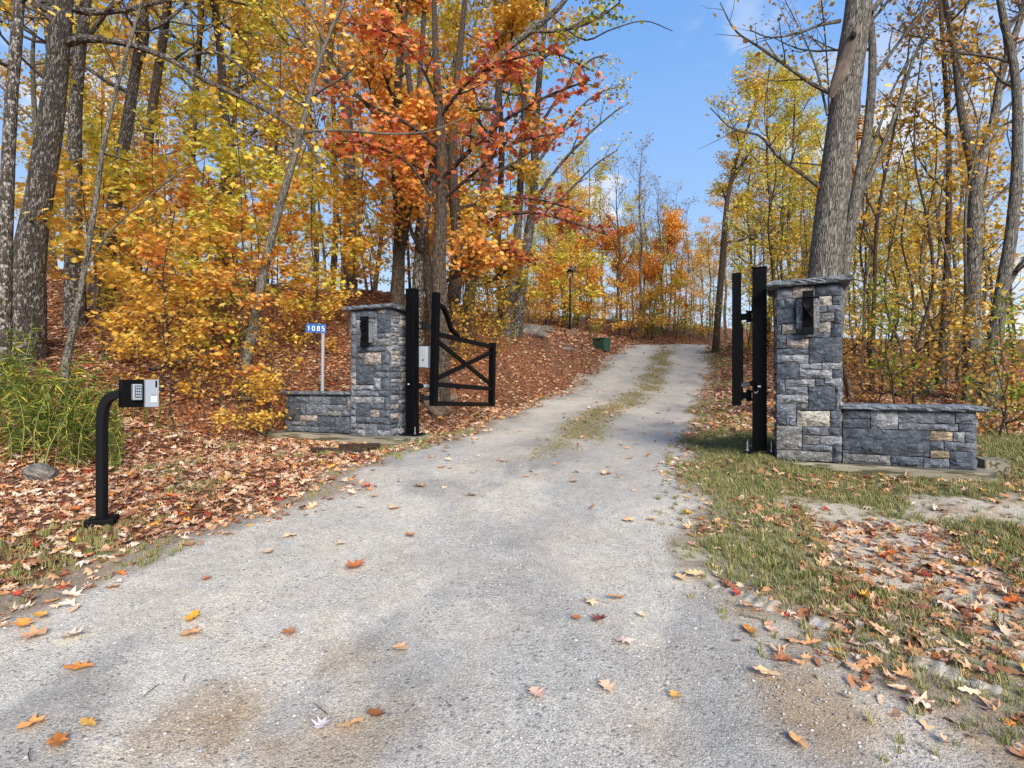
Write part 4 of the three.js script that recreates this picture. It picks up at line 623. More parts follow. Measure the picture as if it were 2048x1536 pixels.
// --- right side
hero({ seed: 31, d: 9.1, name: 'oak_tree', mat: 'oak', label: 'massive grey furrowed trunk leaning right behind the right pillar', path: [[1630, 860], [1648, 560], [1662, 420], [1680, 280], [1700, 130], [1718, 0]], w: [92, 69, 66, 63, 59, 56], more: 7, sides: 30, rough: .06, o: { pal: PAL.dull, size: .09, per: 1.6, kids: 6, keep: .3, twist: .22, lift: .05, spread: .2 },
  limbs: [{ path: [[1636, 372], [1600, 345, -.2], [1555, 312, -.4], [1520, 272, -.6], [1465, 258, -.8], [1420, 215, -1]], w: [9, 2], level: 1, len: 1.1 }, { path: [[1660, 186], [1620, 165, -.2], [1570, 130, -.4], [1520, 95, -.5], [1470, 60, -.7], [1440, 5, -.8]], w: [10, 2], level: 1, len: 1.2 }, { path: [[1680, 42], [1640, 50, -.2], [1600, 65, -.4], [1540, 75, -.5], [1500, 60, -.6]], w: [9, 2], level: 1, len: 1.1 }, { path: [[1655, 230], [1630, 130, .3], [1600, 60, .4], [1570, 0, .5]], w: [6, 2], level: 1, len: .9 }, { path: [[1642, 330], [1580, 325, .4], [1530, 330, .6], [1480, 345, .7]], w: [4, 1], level: 0, len: .6 }, { path: [[1740, 25], [1770, -10], [1830, -70]], w: [16, 8], level: 1, len: 1.5 }], crowns: [[.75, 1, 8, 3, [.1, .8], 2]] });
hero({ seed: 32, d: 11, name: 'oak_tree', mat: 'oak', label: 'crooked lichened tree half hidden behind the massive trunk', path: [[1668, 700], [1690, 520], [1710, 400], [1735, 260], [1745, 120], [1738, 0]], w: [34, 28, 25, 21, 17, 14], more: 4, o: { pal: PAL.dull, size: .09, per: 2.5, kids: 6, keep: .28, twist: .22, spread: .25 }, limbs: [{ path: [[1704, 420], [1750, 330], [1790, 230], [1830, 110], [1880, 0]], w: [14, 5], level: 1, len: 1.6 }, { path: [[1740, 165], [1790, 95], [1840, 30], [1880, -40]], w: [10, 4], level: 1, len: 1.4 }, { path: [[1735, 320], [1760, 250], [1800, 150], [1870, 60]], w: [8, 3], level: 1, len: 1.2 }], crowns: [[.6, 1, 6, 2, [0, .8], 2]] });
hero({ seed: 33, d: 11.2, name: 'oak_tree', mat: 'oak', label: 'forked grey trunk above the far end of right wall', path: [[1948, 815], [1944, 600], [1950, 420], [1950, 335], [1925, 240], [1908, 100], [1890, 0]], w: [44, 36, 33, 32, 18, 14, 12], more: 4, sides: 16, o: { pal: PAL.dull, size: .095, per: 3, kids: 6, keep: .28, twist: .22, spread: .25 }, limbs: [{ path: [[1952, 345], [1985, 250], [2005, 140], [2040, 40], [2060, -60]], w: [22, 12], level: 1, len: 1.6 }, { path: [[1962, 420], [2010, 380], [2050, 350], [2100, 340]], w: [8, 4], level: 1, len: 1 }, { path: [[1965, 270], [2020, 245], [2080, 230]], w: [7, 3], level: 1, len: 1 }], crowns: [[.6, 1, 7, 1.8, [0, .8], 2]] });
hero({ seed: 34, d: 10.2, name: 'oak_tree', mat: 'oak', label: 'dark leaning trunk at the right edge beyond the wall end', path: [[1972, 830], [1998, 620], [2022, 470], [2034, 320], [2030, 150], [2000, 0]], w: [46, 32, 28, 24, 20, 16], more: 4, sides: 14, o: { pal: PAL.dull, size: .095, per: 3, kids: 6, keep: .28, twist: .22, spread: .25 }, limbs: [{ path: [[2005, 590], [2040, 530], [2090, 470]], w: [16, 8], level: 1, len: 1.2 }], crowns: [[.5, 1, 9, 1.8, [0, .8], 2]] });
hero({ seed: 35, d: 13, name: 'maple_tree', mat: 'brown', label: 'slim straight grey trunk between massive trunk and forked one', path: [[1880, 790], [1893, 560], [1898, 350], [1893, 200], [1880, 0]], w: [20, 15, 13, 11, 9], more: 4, o: { pal: PAL.ochre, size: .1, per: 3, kids: 6, keep: .7 }, crowns: [[.3, 1, 12, 1.8, [.1, .9], 2]] });
hero({ seed: 36, d: 12.2, name: 'maple_tree', mat: 'brown', label: 'thin forked stem left of the slim straight grey trunk', path: [[1742, 790], [1748, 600], [1755, 440], [1788, 260], [1815, 120]], w: [12, 9, 8, 6, 4], more: 1.5, o: { pal: PAL.ochre, size: .1, per: 3, kids: 5, keep: .6 }, limbs: [{ path: [[1755, 440], [1700, 330, -.2], [1660, 280, -.4]], w: [4, 2], level: 0, len: .5 }], crowns: [[.25, .95, 9, 1.1, [.2, .9], 1]] });
hero({ seed: 37, d: 25, name: 'maple_tree', mat: 'brown', label: 'dark straight trunk with sparse yellow leaves right of the crest', path: [[1432, 690], [1445, 520], [1455, 400], [1470, 330], [1500, 240]], w: [16, 13, 10, 7, 4], more: 1, o: { pal: PAL.lime.concat(PAL.gold), size: .12, per: 3, kids: 5, spread: .34, keep: .7 }, crowns: [[.3, 1, 15, 2.2, [.1, .9], 2]] });
{ // bare scar on the big oak, standing just off the bark
  const oak = scene.getObjectByName('oak_tree'), g = new GB(), n = 14, m = 8, ax = (t) => P(lerp(1674, 1712, t), lerp(205, 62, t), 9.1);
  for (let k = 0; k <= n; k++) { const t = k / n, c = ax(t), R = lerp(.226, .213, t) * 1.02, wd = Math.sin(Math.PI * clamp(t * .93 + .07, 0, 1)) ** .6; for (let s = 0; s <= m; s++) { const q = lerp(-1.0, -.48, t) + (s / m - .5) * 1.25 * wd, x = Math.sin(q), z = Math.cos(q), rr = R + .012 - .03 * ((s / m - .5) * 2) ** 4; g.v(c.x + x * rr - oak.position.x, c.y - oak.position.y, c.z + z * rr - oak.position.z, x, 0, z, s / m * .3, t * .8); } }
  for (let k = 0; k < n; k++) for (let s = 0; s < m; s++) { const i = k * (m + 1) + s; g.i.push(i, i + 1, i + m + 1, i + 1, i + m + 2, i + m + 1); }
  const ge = g.geo(); ge.computeVertexNormals(); part('bare_scar', ge, std({ map: soilTex, bumpMap: barkBrown[1], bumpScale: .004, color: C('#9a9090'), roughness: .9, side: THREE.DoubleSide }), oak);
  part('knot_hole', new THREE.SphereGeometry(.045, 12, 8).scale(1, 1.3, .5).translate(...P(1707, 70, 8.87).sub(oak.position).toArray()), M.blackMatte, oak);
}
// bracket fungus on the big oak
{ const o = thing('bracket_fungus', 'shelves of orange fungus on the side of the massive trunk', 'fungus', P(1714, 248, 9.15).toArray(), 0), m = std({ color: C('#b98445'), roughness: .8 }); for (let k = 0; k < 6; k++) part('fungus_shelf', new THREE.SphereGeometry(.06, 10, 6, 0, 6.283, 0, 1.57).scale(1, .35, 1.1).translate(.004 * k, .075 - .04 * k - (k > 2 ? .12 : 0), .01), m, o); }

// ---------------------------------------------------------------- the woods behind: a few trees of each kind, then copies
function stand(seed, h, r0, lean, o, crowns, sides = 7) { const t = new Tree(seed, o), r = rngOf(seed + 900), pts = []; let x = 0, z = 0; for (let k = 0; k <= 6; k++) { pts.push(V(x, -.15 + h * k / 6, z)); x += (r() - .5) * lean; z += (r() - .5) * lean; } t.trunk(pts, [r0 * 1.25, r0, r0 * .85, r0 * .65, r0 * .4, .012], sides, .08); for (const c of crowns) t.crown(...c); return t; }
const KINDS = {
  canopy: { name: 'maple_tree', words: 'tall slender yellow maple', mats: ['brown', 'grey', 'dark'], make: (s, i) => stand(s, 13 + i, .11, .5, { pal: [PAL.gold, PAL.lime, PAL.gold, PAL.lime][i % 4], size: .125, per: 3.0, kids: 5, spread: .36 }, [[.3, .98, 17, 2.7, [0, .8], 2]]), n: 4 },
  pole: { name: 'young_maple', words: 'thin young golden maple', mats: ['brown', 'grey'], make: (s, i) => stand(s, 7.5 + i, .045, .4, { pal: [PAL.gold, PAL.orange, PAL.lime][i % 3], size: .12, per: 4, kids: 4, spread: .32 }, [[.15, .98, 15, 1.5, [0, .9], 1]], 6), n: 3 },
  under: { name: 'maple_sapling', words: 'low gold maple sapling', mats: ['brown'], make: (s, i) => stand(s, 2.6 + i * .5, .022, .25, { pal: [PAL.gold, PAL.orange, PAL.gold, PAL.orange, PAL.lime][i % 5], size: .115, per: 5, kids: 4, spread: .26, leaf: 1, flat: .8, lift: .02 }, [[.22, .98, 11, 1.15, [-.1, .5], 1, .35]], 5), n: 5 },
  bare: { name: 'bare_tree', words: 'nearly bare slender grey tree', mats: ['grey', 'brown'], make: (s, i) => stand(s, 9 + i, .07, .4, { pal: PAL.dull, size: .1, per: 1, kids: 5, keep: .35, lift: .16 }, [[.3, .98, 14, 2.2, [.5, 1.2], 2]], 6), n: 2 },
  flame: { name: 'maple_tree', words: 'orange-red rounded maple', mats: ['brown'], make: (s, i) => stand(s, 7.5 + i, .08, .4, { pal: PAL.orange, size: .13, per: 6, kids: 5, spread: .36 }, [[.25, .98, 16, 2, [0, .9], 2]], 6), n: 2 },
  stem: { name: 'ash_sapling', words: 'thin ochre-leaved stem', mats: ['brown', 'grey'], make: (s, i) => stand(s, 5.5 + i * .9, .032, .5, { pal: [PAL.gold, PAL.lime, PAL.ochre][i % 3], size: .095, per: 2.4, kids: 4, spread: .28, keep: .8 }, [[.1, .98, 15, 1.1, [.1, 1], 1]], 5), n: 4 },
  bush: { name: 'shrub', words: 'twiggy ochre shrub', mats: ['brown'], make: (s, i) => stand(s, 1.3 + i * .3, .016, .3, { pal: [PAL.dull, PAL.ochre, PAL.ochre, PAL.green][i % 4], size: .075, per: 4, kids: 4, spread: .2, keep: .85 }, [[.02, .95, 11, .75, [.2, 1.1], 1, .2]], 4), n: 4 },
};
let proto = 700; for (const k of Object.values(KINDS)) { k.made = []; for (let i = 0; i < k.n; i++) { const t = k.make(proto += 13, i); k.made.push([t.w.geo(), t.l.geo()]); } }
const woods = [];
function put(kind, px, d, scale = 1, v, turn) { woods.push({ kind, px, d, scale, v, turn }); }
const wr = rngOf(2024);
function scatter(kind, n, px0, px1, d0, d1, s0 = .85, s1 = 1.2) { for (let k = 0; k < n; k++) { for (let tries = 0; tries < 12; tries++) { const px = lerp(px0, px1, (k + wr()) / n), d = lerp(d0, d1, wr()), x = (px - CX) / FOC * d, off = Math.max(roadL(d) - x, x - roadR(d)); if (px > 1095 && px < 1185 && d < 30 || px > 535 && px < 720 && d < 11 || px > 1640 && px < 1720 && d < 9.5) continue; if (off < (kind === 'under' || kind === 'bush' ? 1.4 : 2.2)) continue; if (woods.some((w) => { const wx = (w.px - CX) / FOC * w.d; return Math.hypot(wx - x, w.d - d) < (kind === 'bush' ? .5 : .7); })) continue; put(kind, px, d, lerp(s0, s1, wr())); break; } } }
scatter('under', 17, 130, 680, 8.6, 12.5, .7, 1.1); scatter('under', 17, 60, 780, 12.5, 18, .85, 1.25); scatter('under', 8, 760, 1040, 14, 21, .8, 1.2); scatter('under', 12, 1030, 1190, 25, 34, 1, 1.5);
scatter('under', 9, 285, 540, 7.9, 9.6, .38, .65); scatter('under', 5, 590, 690, 11, 12.5, .45, .7); scatter('pole', 9, 60, 500, 13, 22); scatter('pole', 9, 500, 1010, 15, 24); scatter('canopy', 8, 20, 520, 17, 30); scatter('canopy', 8, 520, 1030, 18, 32);
scatter('canopy', 6, 1040, 1200, 29, 44, .7, .9); scatter('flame', 4, 1060, 1400, 34, 46, .8, 1); scatter('bare', 8, 1150, 1400, 33, 42, .9, 1.15); scatter('pole', 6, 1080, 1250, 28, 38, .7, .95); scatter('canopy', 8, 1220, 1440, 38, 52, .5, .65); scatter('pole', 9, 1230, 1440, 33, 40, .6, .85); scatter('under', 5, 1060, 1260, 29, 36, .9, 1.3); scatter('under', 9, 1235, 1440, 33, 38, .9, 1.4);
scatter('canopy', 9, 1440, 1660, 24, 40, .62, .85); scatter('pole', 10, 1440, 1660, 20, 32, .8, 1); scatter('canopy', 4, 1690, 1960, 18, 28, .55, .72); scatter('pole', 6, 1690, 1930, 15, 24, .75, .95); scatter('stem', 26, 1690, 2040, 11, 19, .8, 1.25); scatter('stem', 9, 1430, 1640, 18, 27, .9, 1.2); scatter('under', 6, 1480, 1900, 17, 24, .9, 1.2);
scatter('bush', 8, 1700, 2048, 9.5, 14, .6, 1); scatter('bush', 14, 250, 640, 8.4, 11.5, .6, 1); scatter('bush', 8, 830, 1010, 12.5, 17, .7, 1.1); scatter('bush', 6, 1420, 1640, 20, 27, .8, 1.2); scatter('bush', 12, 1040, 1440, 30, 37, 1, 1.6); scatter('bush', 8, 1040, 1200, 24, 30, .7, 1.1); scatter('bush', 3, 1985, 2060, 6.4, 8, .7, 1);
put('bush', 1298, 33.5, 1.1, 3); put('bush', 1285, 34, .9, 3); put('bush', 1318, 34, .9, 3);
const zone = (px, d) => px < 130 ? 'by the mossy trunk at far left' : px < 300 ? 'behind the keypad post' : px < 470 ? 'left of the leaning pale trunk' : px < 590 ? 'beside the leaning pale trunk' : px < 690 ? 'above the number sign' : px < 815 ? 'behind the left pillar' : px < 1000 ? 'behind the left gate leaf' : px < 1130 ? 'left of the lamp post' : px < 1240 ? 'right of the lamp post' : px < 1420 ? 'beyond the crest of the drive' : px < 1560 ? 'behind the right gate leaf' : px < 1690 ? 'behind the right pillar' : px < 1850 ? 'behind the low right wall' : px < 1960 ? 'by the forked trunk on the right' : 'at the right edge past the wall';
const ORD = ['nearest', 'second nearest', 'third nearest', 'fourth nearest', 'fifth nearest', 'sixth nearest', 'seventh nearest', 'eighth nearest', 'ninth nearest', 'tenth nearest', 'eleventh nearest', 'twelfth nearest', 'thirteenth nearest', 'fourteenth nearest'];
woods.sort((a, b) => a.d - b.d); const rank = new Map(), total = new Map(); for (const w of woods) { const k = w.kind + zone(w.px, w.d); total.set(k, (total.get(k) ?? 0) + 1); }
woods.forEach((w, i) => {
  const k = KINDS[w.kind], z = zone(w.px, w.d), key = w.kind + z, n = rank.get(key) ?? 0; rank.set(key, n + 1);
  const x = (w.px - CX) / FOC * w.d, v = w.v ?? (w.px > 1430 && w.kind === 'under' ? 4 : w.px > 1430 && w.kind === 'pole' ? [0, 2, 2][Math.floor(wr() * 3)] : Math.floor(wr() * k.n)), [wg, lg] = k.made[v], one = total.get(key) === 1;
  const o = thing(k.name, one ? `${k.words} ${z}` : `${ORD[Math.min(n, 13)]} ${k.words} ${z}`, w.kind === 'bush' ? 'shrub' : 'tree', [x, H(x, w.d), -w.d], w.turn ?? wr() * 6.28, `${k.words}s in the woods`);
  o.scale.set(w.scale, w.scale * (.92 + wr() * .16), w.scale); part('trunk', wg, M[k.mats[Math.floor(wr() * k.mats.length)]], o); part('crown', lg, M.leaf, o);
});
console.log('woods', woods.length);

// ---------------------------------------------------------------- tall weeds at the left
{
  const protos = [0, 1, 2].map((i) => { const r = rngOf(60 + i), s = new GB(), l = new GB(), hgt = .85 + i * .15, pts = []; for (let k = 0; k <= 6; k++) pts.push(V(.02 * Math.sin(k + i) + .012 * k * k * (i - 1) * .4, hgt * k / 6, .015 * Math.cos(k * 1.3) + .006 * k * k)); s.tube(pts, pts.map((q, k) => .005 * (1 - k * .12)), 4); for (let k = 0; k < 52; k++) { const t = .12 + .88 * k / 52, f = t * 6 * .999, j = Math.floor(f), p = pts[j].clone().lerp(pts[Math.min(6, j + 1)], f - j), a = k * 2.4, n = V(Math.cos(a) * .5, .8, Math.sin(a) * .5).normalize(), c = (t > .75 && r() < .45 ? PAL.lime : PAL.weed)[Math.floor(r() * 6)]; l.leaf(p, .13 + r() * .07, n.add(V((r() - .5) * .5, 0, (r() - .5) * .5)).normalize(), a + 1.57 + (r() - .5), c, 2); } return [s.geo(), l.geo()]; });
  const r = rngOf(71); let n = 0;
  for (let k = 0; k < 85; k++) { const d = 5.7 + r() * 1.6, px = -10 + r() * (k < 62 ? 255 : 320), x = (px - CX) / FOC * d; if (px > 240 && r() < .5) continue; const [sg, lg] = protos[Math.floor(r() * 3)], o = thing('goldenrod_plant', 'tall narrow-leaved green weed in the clump left of the keypad post', 'plant', [x, H(x, d) - .02, -d], r() * 6.28, 'tall green weeds at the left'); const s = (px > 180 ? .6 : .85) * (.75 + r() * .5); o.scale.setScalar(s); o.rotation.x = (r() - .5) * .35; o.rotation.z = (r() - .5) * .35; part('stem', sg, M.weedStem ??= std({ color: C('#8a8f4a'), roughness: .8 }), o); part('foliage', lg, M.leaf, o); n++; }
  for (const [px, py] of [[285, 850], [310, 862], [268, 842], [295, 835]]) { const g = groundAt(px, py), [sg, lg] = protos[1], o = thing('goldenrod_plant', 'small green weed tuft right under the keypad box', 'plant', [g.x, g.y - .02, g.z], px, 'small weeds under the keypad box'); o.scale.setScalar(.42); part('stem', sg, M.weedStem, o); part('foliage', lg, M.leaf, o); }
}
// ---------------------------------------------------------------- loose leaves, grass, pebbles
const SOLID = [[rp.x, rp.d, cT, sT, -.02, RW + RWL + .1, .02, .6], [lpR.x, lpR.d, cL, sL, -LW - LWL - .05, .02, .05, .6]];
function litterLeaf(seed, lobed) {
  const r = rngOf(seed), g = new GB(), out = lobed ? MAPLE : [[-.52, 0], [-.38, .16], [-.2, .13], [-.1, .3], [.04, .17], [.2, .3], [.28, .14], [.4, .16], [.55, 0], [.4, -.16], [.28, -.14], [.2, -.3], [.04, -.17], [-.1, -.3], [-.2, -.13], [-.38, -.16]];
  const cu = .3 + r() * .8, cv = (r() - .3) * 1.1, sk = (r() - .5) * .5, hz = (u, w) => cu * w * w + cv * u * u + sk * u * w + (hash2(seed, Math.round(u * 9 + w * 31), 3) - .5) * .1;
  const P0 = [], ring = (k) => out.map(([u, w]) => [u * k, w * k]); const c = g.v(0, 0, 0, 0, 1, 0, 0, 0); const a0 = g.p.length / 3; for (const [u, w] of ring(.5)) g.v(u, hz(u, w) * .9, w, 0, 1, 0, u, w); const b0 = g.p.length / 3; for (const [u, w] of out) g.v(u, hz(u, w), w, 0, 1, 0, u, w); const n = out.length;
  for (let k = 0; k < n; k++) { const k2 = (k + 1) % n; g.i.push(c, a0 + k2, a0 + k, a0 + k, a0 + k2, b0 + k, a0 + k2, b0 + k2, b0 + k); }
  if (lobed) { const s0 = g.v(-.5, hz(-.5, 0), -.012, 0, 1, 0, 0, 0), s1 = g.v(-.5, hz(-.5, 0), .012, 0, 1, 0, 0, 0), s2 = g.v(-.95, hz(-.5, 0) + .1, .05, 0, 1, 0, 0, 0); g.i.push(s0, s1, s2); }
  const q = g.geo(); q.computeVertexNormals(); return q;
}
const LIT = ['#d6b595', '#cfa985', '#cfa078', '#c08a5e', '#b0774b', '#9d6643', '#dcc0a4', '#8a5840', '#d4a880', '#e0b894', '#c89a78', '#a67250', '#d6b9a4', '#d09a68'].map(C), LITX = ['#d98a35', '#cf6b2a', '#a8402c', '#dba53a', '#8f2f2a'].map(C);
const litterGeos = [1, 2, 3, 4, 5, 6].map((s) => litterLeaf(s * 7, s < 5));
const dummy = new THREE.Object3D();
function litterMask(x, d) {
  const off = shoulder(x, d), n = fbm(x * 1.3 + 7, d * 1.3, 90, 4), n2 = fbm(x * 4 + 3, d * 4, 92, 3);
  if (off < 0) { const w = (x - roadL(d)) / (roadR(d) - roadL(d)), mid = Math.abs(w - .5) < .12 ? .03 * smooth(d, 7, 12) : 0; return .012 * smooth(d, 4, 6) + mid * smooth(n, .45, .6) * 4 + smooth(off, -.35, 0) * .35 * smooth(n, .35, .6); }
  if (x < 0 || d > 15 && x < roadL(d)) return lerp(.95, .35, smooth(n, .56, .66) * (1 - smooth(off, 1.2, 2.4))) * smooth(off, -.05, .25);
  if (x < roadL(d)) return 1;
  const near = 1 - smooth(d, 6.6, 9.5); const band = smooth(n, .46, .58) * .75 + smooth(n2, .55, .7) * .2 + .05; return lerp(.95, band, near);
}
{
  const r = rngOf(500), sets = litterGeos.map(() => []), zones = [[1.2, 7, 480, 1], [7, 12, 300, 1.05], [12, 22, 110, 1.25], [22, 36, 36, 1.9]];
  for (const [d0, d1, dens, big] of zones) {
    const xA = (d) => -d * .98 - .6, xB = (d) => d * .98 + .6, area = (d1 - d0) * (xB(d1) - xA(d1)), n = Math.round(area * dens);
    for (let k = 0; k < n; k++) {
      const d = lerp(d0, d1, r()), x = lerp(xA(d1), xB(d1), r()); if (x < xA(d) || x > xB(d)) { r(); continue; } if (r() > litterMask(x, d)) continue; if (x < -16 || x > 16) continue;
      if (onSolid(x, d) || Math.hypot(x + 3.31, d - 4.44) < .17) continue;
      const s = (.05 + r() * .055) * big, c = (r() < .07 ? LITX[Math.floor(r() * LITX.length)] : LIT[Math.floor(r() * LIT.length)]).clone().multiplyScalar(.62 + r() * .45);
      sets[Math.floor(r() * sets.length)].push([x, HR(x, d) + .004 + r() * r() * .035, -d, s, r() * 6.28, (r() - .5) * .9, (r() - .5) * .9, r() < .25, c]);
    }
  }
  sets.forEach((list, i) => { const m = new THREE.InstancedMesh(litterGeos[i], M.litter, list.length); list.forEach(([x, y, z, s, a, b, c, flip, col], k) => { dummy.position.set(x, y + (flip ? s * .18 : 0), z); dummy.rotation.set(b + (flip ? Math.PI : 0), a, c, 'YXZ'); dummy.scale.set(s * (.8 + hash2(k, i, 5) * .4), s * (.5 + hash2(k, i, 6) * 1.6), s * (.6 + hash2(k, i, 7) * .5)); dummy.updateMatrix(); m.setMatrixAt(k, dummy.matrix); m.setColorAt(k, col); }); m.name = numbered('leaf_litter'); shadows(m); tag(m, ['brown maple leaves lying over the banks and verges', 'curled tan maple leaves strewn over the banks', 'pale fallen maple leaves drifted along the drive', 'rusty fallen maple leaves under the trees', 'fallen oak leaves mixed in the litter', 'narrow brown oak leaves lying on the ground'][i], 'leaves', null, 'stuff'); scene.add(m); console.log('litter', i, list.length); });
}
function onSolid(x, d) { for (const [c, D, cs, sn, t0, t1, b0, b1] of SOLID) { const dx = x - c, dd = d - D, t = cs * dx - sn * dd, b = sn * dx + cs * dd; if (t > t0 && t < t1 && b > b0 && b < b1) return true; } return false; }
// a few leaves in the joint of the left footing, and single leaves on the gravel
const roadLeaves = [[385, 1247, 40, '#e0a126', 4, 'bright yellow oak leaf on the gravel near the left verge'], [382, 1284, 38, '#c99668', 0, 'tan leaf just below the bright yellow leaf'], [145, 1290, 40, '#dcc0a6', 2, 'pale tan leaf lying flat near the left edge of drive'], [65, 1282, 42, '#b98c66', 1, 'tan brown leaf left of the pale flat leaf'], [45, 1260, 34, '#d98d3f', 3, 'orange leaf at the left edge of the gravel'], [80, 1242, 40, '#dba245', 5, 'yellow orange leaf at the edge of leaf drift'], [158, 1352, 46, '#cf8137', 5, 'orange leaf alone on gravel below the pale flat leaf'], [65, 1468, 46, '#dc9a57', 0, 'light orange maple leaf in the bottom left corner'], [115, 1510, 58, '#b9702f', 4, 'large brown orange oak leaf in the bottom left corner'], [177, 1469, 38, '#c79547', 5, 'yellow tan curled leaf right of the light orange maple leaf'], [578, 1275, 30, '#a9714b', 1, 'brown leaf left of centre on the gravel'], [710, 1141, 38, '#b0622f', 3, 'rust oak leaf left of centre below the gate'], [413, 1171, 18, '#b06a3a', 2, 'small rust leaf near left verge above the yellow leaf'], [580, 1078, 24, '#d5b48c', 0, 'tan leaf near the curving left verge'], [537, 1109, 26, '#d6b391', 2, 'pale tan leaf at the curving left verge'], [820, 1081, 20, '#a9622f', 3, 'small rust curled leaf in the middle of the drive'], [800, 1309, 30, '#c59a72', 0, 'tan leaf in the middle of the near drive'], [643, 1476, 36, '#dccbc4', 2, 'whitish leaf at the bottom of the drive'], [700, 1466, 46, '#cfa06e', 4, 'tan oak leaf right of the whitish leaf'], [752, 1446, 34, '#86502a', 3, 'dark rust curled leaf tip up beside the tan oak leaf'], [1075, 1408, 36, '#d3a990', 1, 'pinkish curled leaf at bottom centre'], [1183, 1215, 32, '#dcc39c', 0, 'cream maple leaf right of centre, uppermost of the cluster'], [1232, 1209, 30, '#bb8352', 5, 'rust tan leaf beside the cream maple leaf'], [1153, 1249, 20, '#a96338', 3, 'small rust leaf below the cream maple leaf'], [1200, 1254, 32, '#7b3a26', 2, 'dark red curled leaf in the cluster right of centre'], [1283, 1241, 22, '#d9c096', 5, 'small cream leaf right of the dark red one'], [1248, 1297, 40, '#dcbfae', 0, 'pinkish white maple leaf right of centre'], [1215, 1388, 36, '#d8b493', 2, 'pale maple leaf below the pinkish white one'], [1350, 1413, 26, '#c99b4e', 3, 'small golden curled leaf right of bottom centre'], [1363, 1168, 24, '#d0a572', 1, 'tan curled leaf near the drain pipe end'], [1390, 1161, 34, '#d6b27c', 5, 'long tan leaf near the drain pipe end'], [1258, 1049, 22, '#cfa877', 0, 'tan leaf on the drive left of grassy verge'], [1305, 1046, 16, '#d09348', 2, 'little orange leaf on drive left of grassy verge'], [1385, 1094, 18, '#c98d84', 1, 'little pink leaf near the grassy verge'], [1498, 1273, 38, '#c98332', 5, 'orange leaf on bare dirt below the drain pipe'], [1542, 1278, 20, '#c79d83', 1, 'small tan leaf right of the orange leaf below pipe'], [1475, 1298, 18, '#6e4e3a', 5, 'small dark curled leaf below the drain pipe'], [1533, 1370, 46, '#d3ae82', 4, 'long tan oak leaf on dirt at lower right'], [1597, 1506, 42, '#cf9a63', 5, 'orange tan leaf at the bottom right of drive'], [790, 1021, 24, '#d0ad86', 0, 'tan leaf on the drive below the left footing'], [945, 996, 22, '#cfa680', 2, 'tan leaf in the middle of drive below the gate'], [840, 978, 24, '#bf8f62', 1, 'brown leaf on drive below the open left leaf'], [735, 979, 22, '#c7562c', 2, 'red orange leaf at the left edge below the footing'], [1260, 920, 14, '#c48f5a', 0, 'little tan leaf in the gateway'], [1148, 969, 16, '#b98a5a', 2, 'little brown leaf in the gateway'], [682, 1093, 18, '#d3b48c', 1, 'small tan leaf left of centre above rust oak leaf']];
roadLeaves.forEach(([px, py, s, col, v, label], i) => { const g = groundAt(px, py), r = rngOf(i + 5), size = s / FOC * -g.z * 1.15, m = single('fallen_leaf', litterGeos[v], std({ color: C(col), roughness: .8, side: THREE.DoubleSide }), label, 'leaf', 'single leaves on the gravel'); m.scale.setScalar(size); m.position.set(g.x, HR(g.x, -g.z) + .014 + size * .05, g.z); m.rotation.set((r() - .5) * .3, r() * 6.28, (r() - .5) * .3, 'YXZ'); });

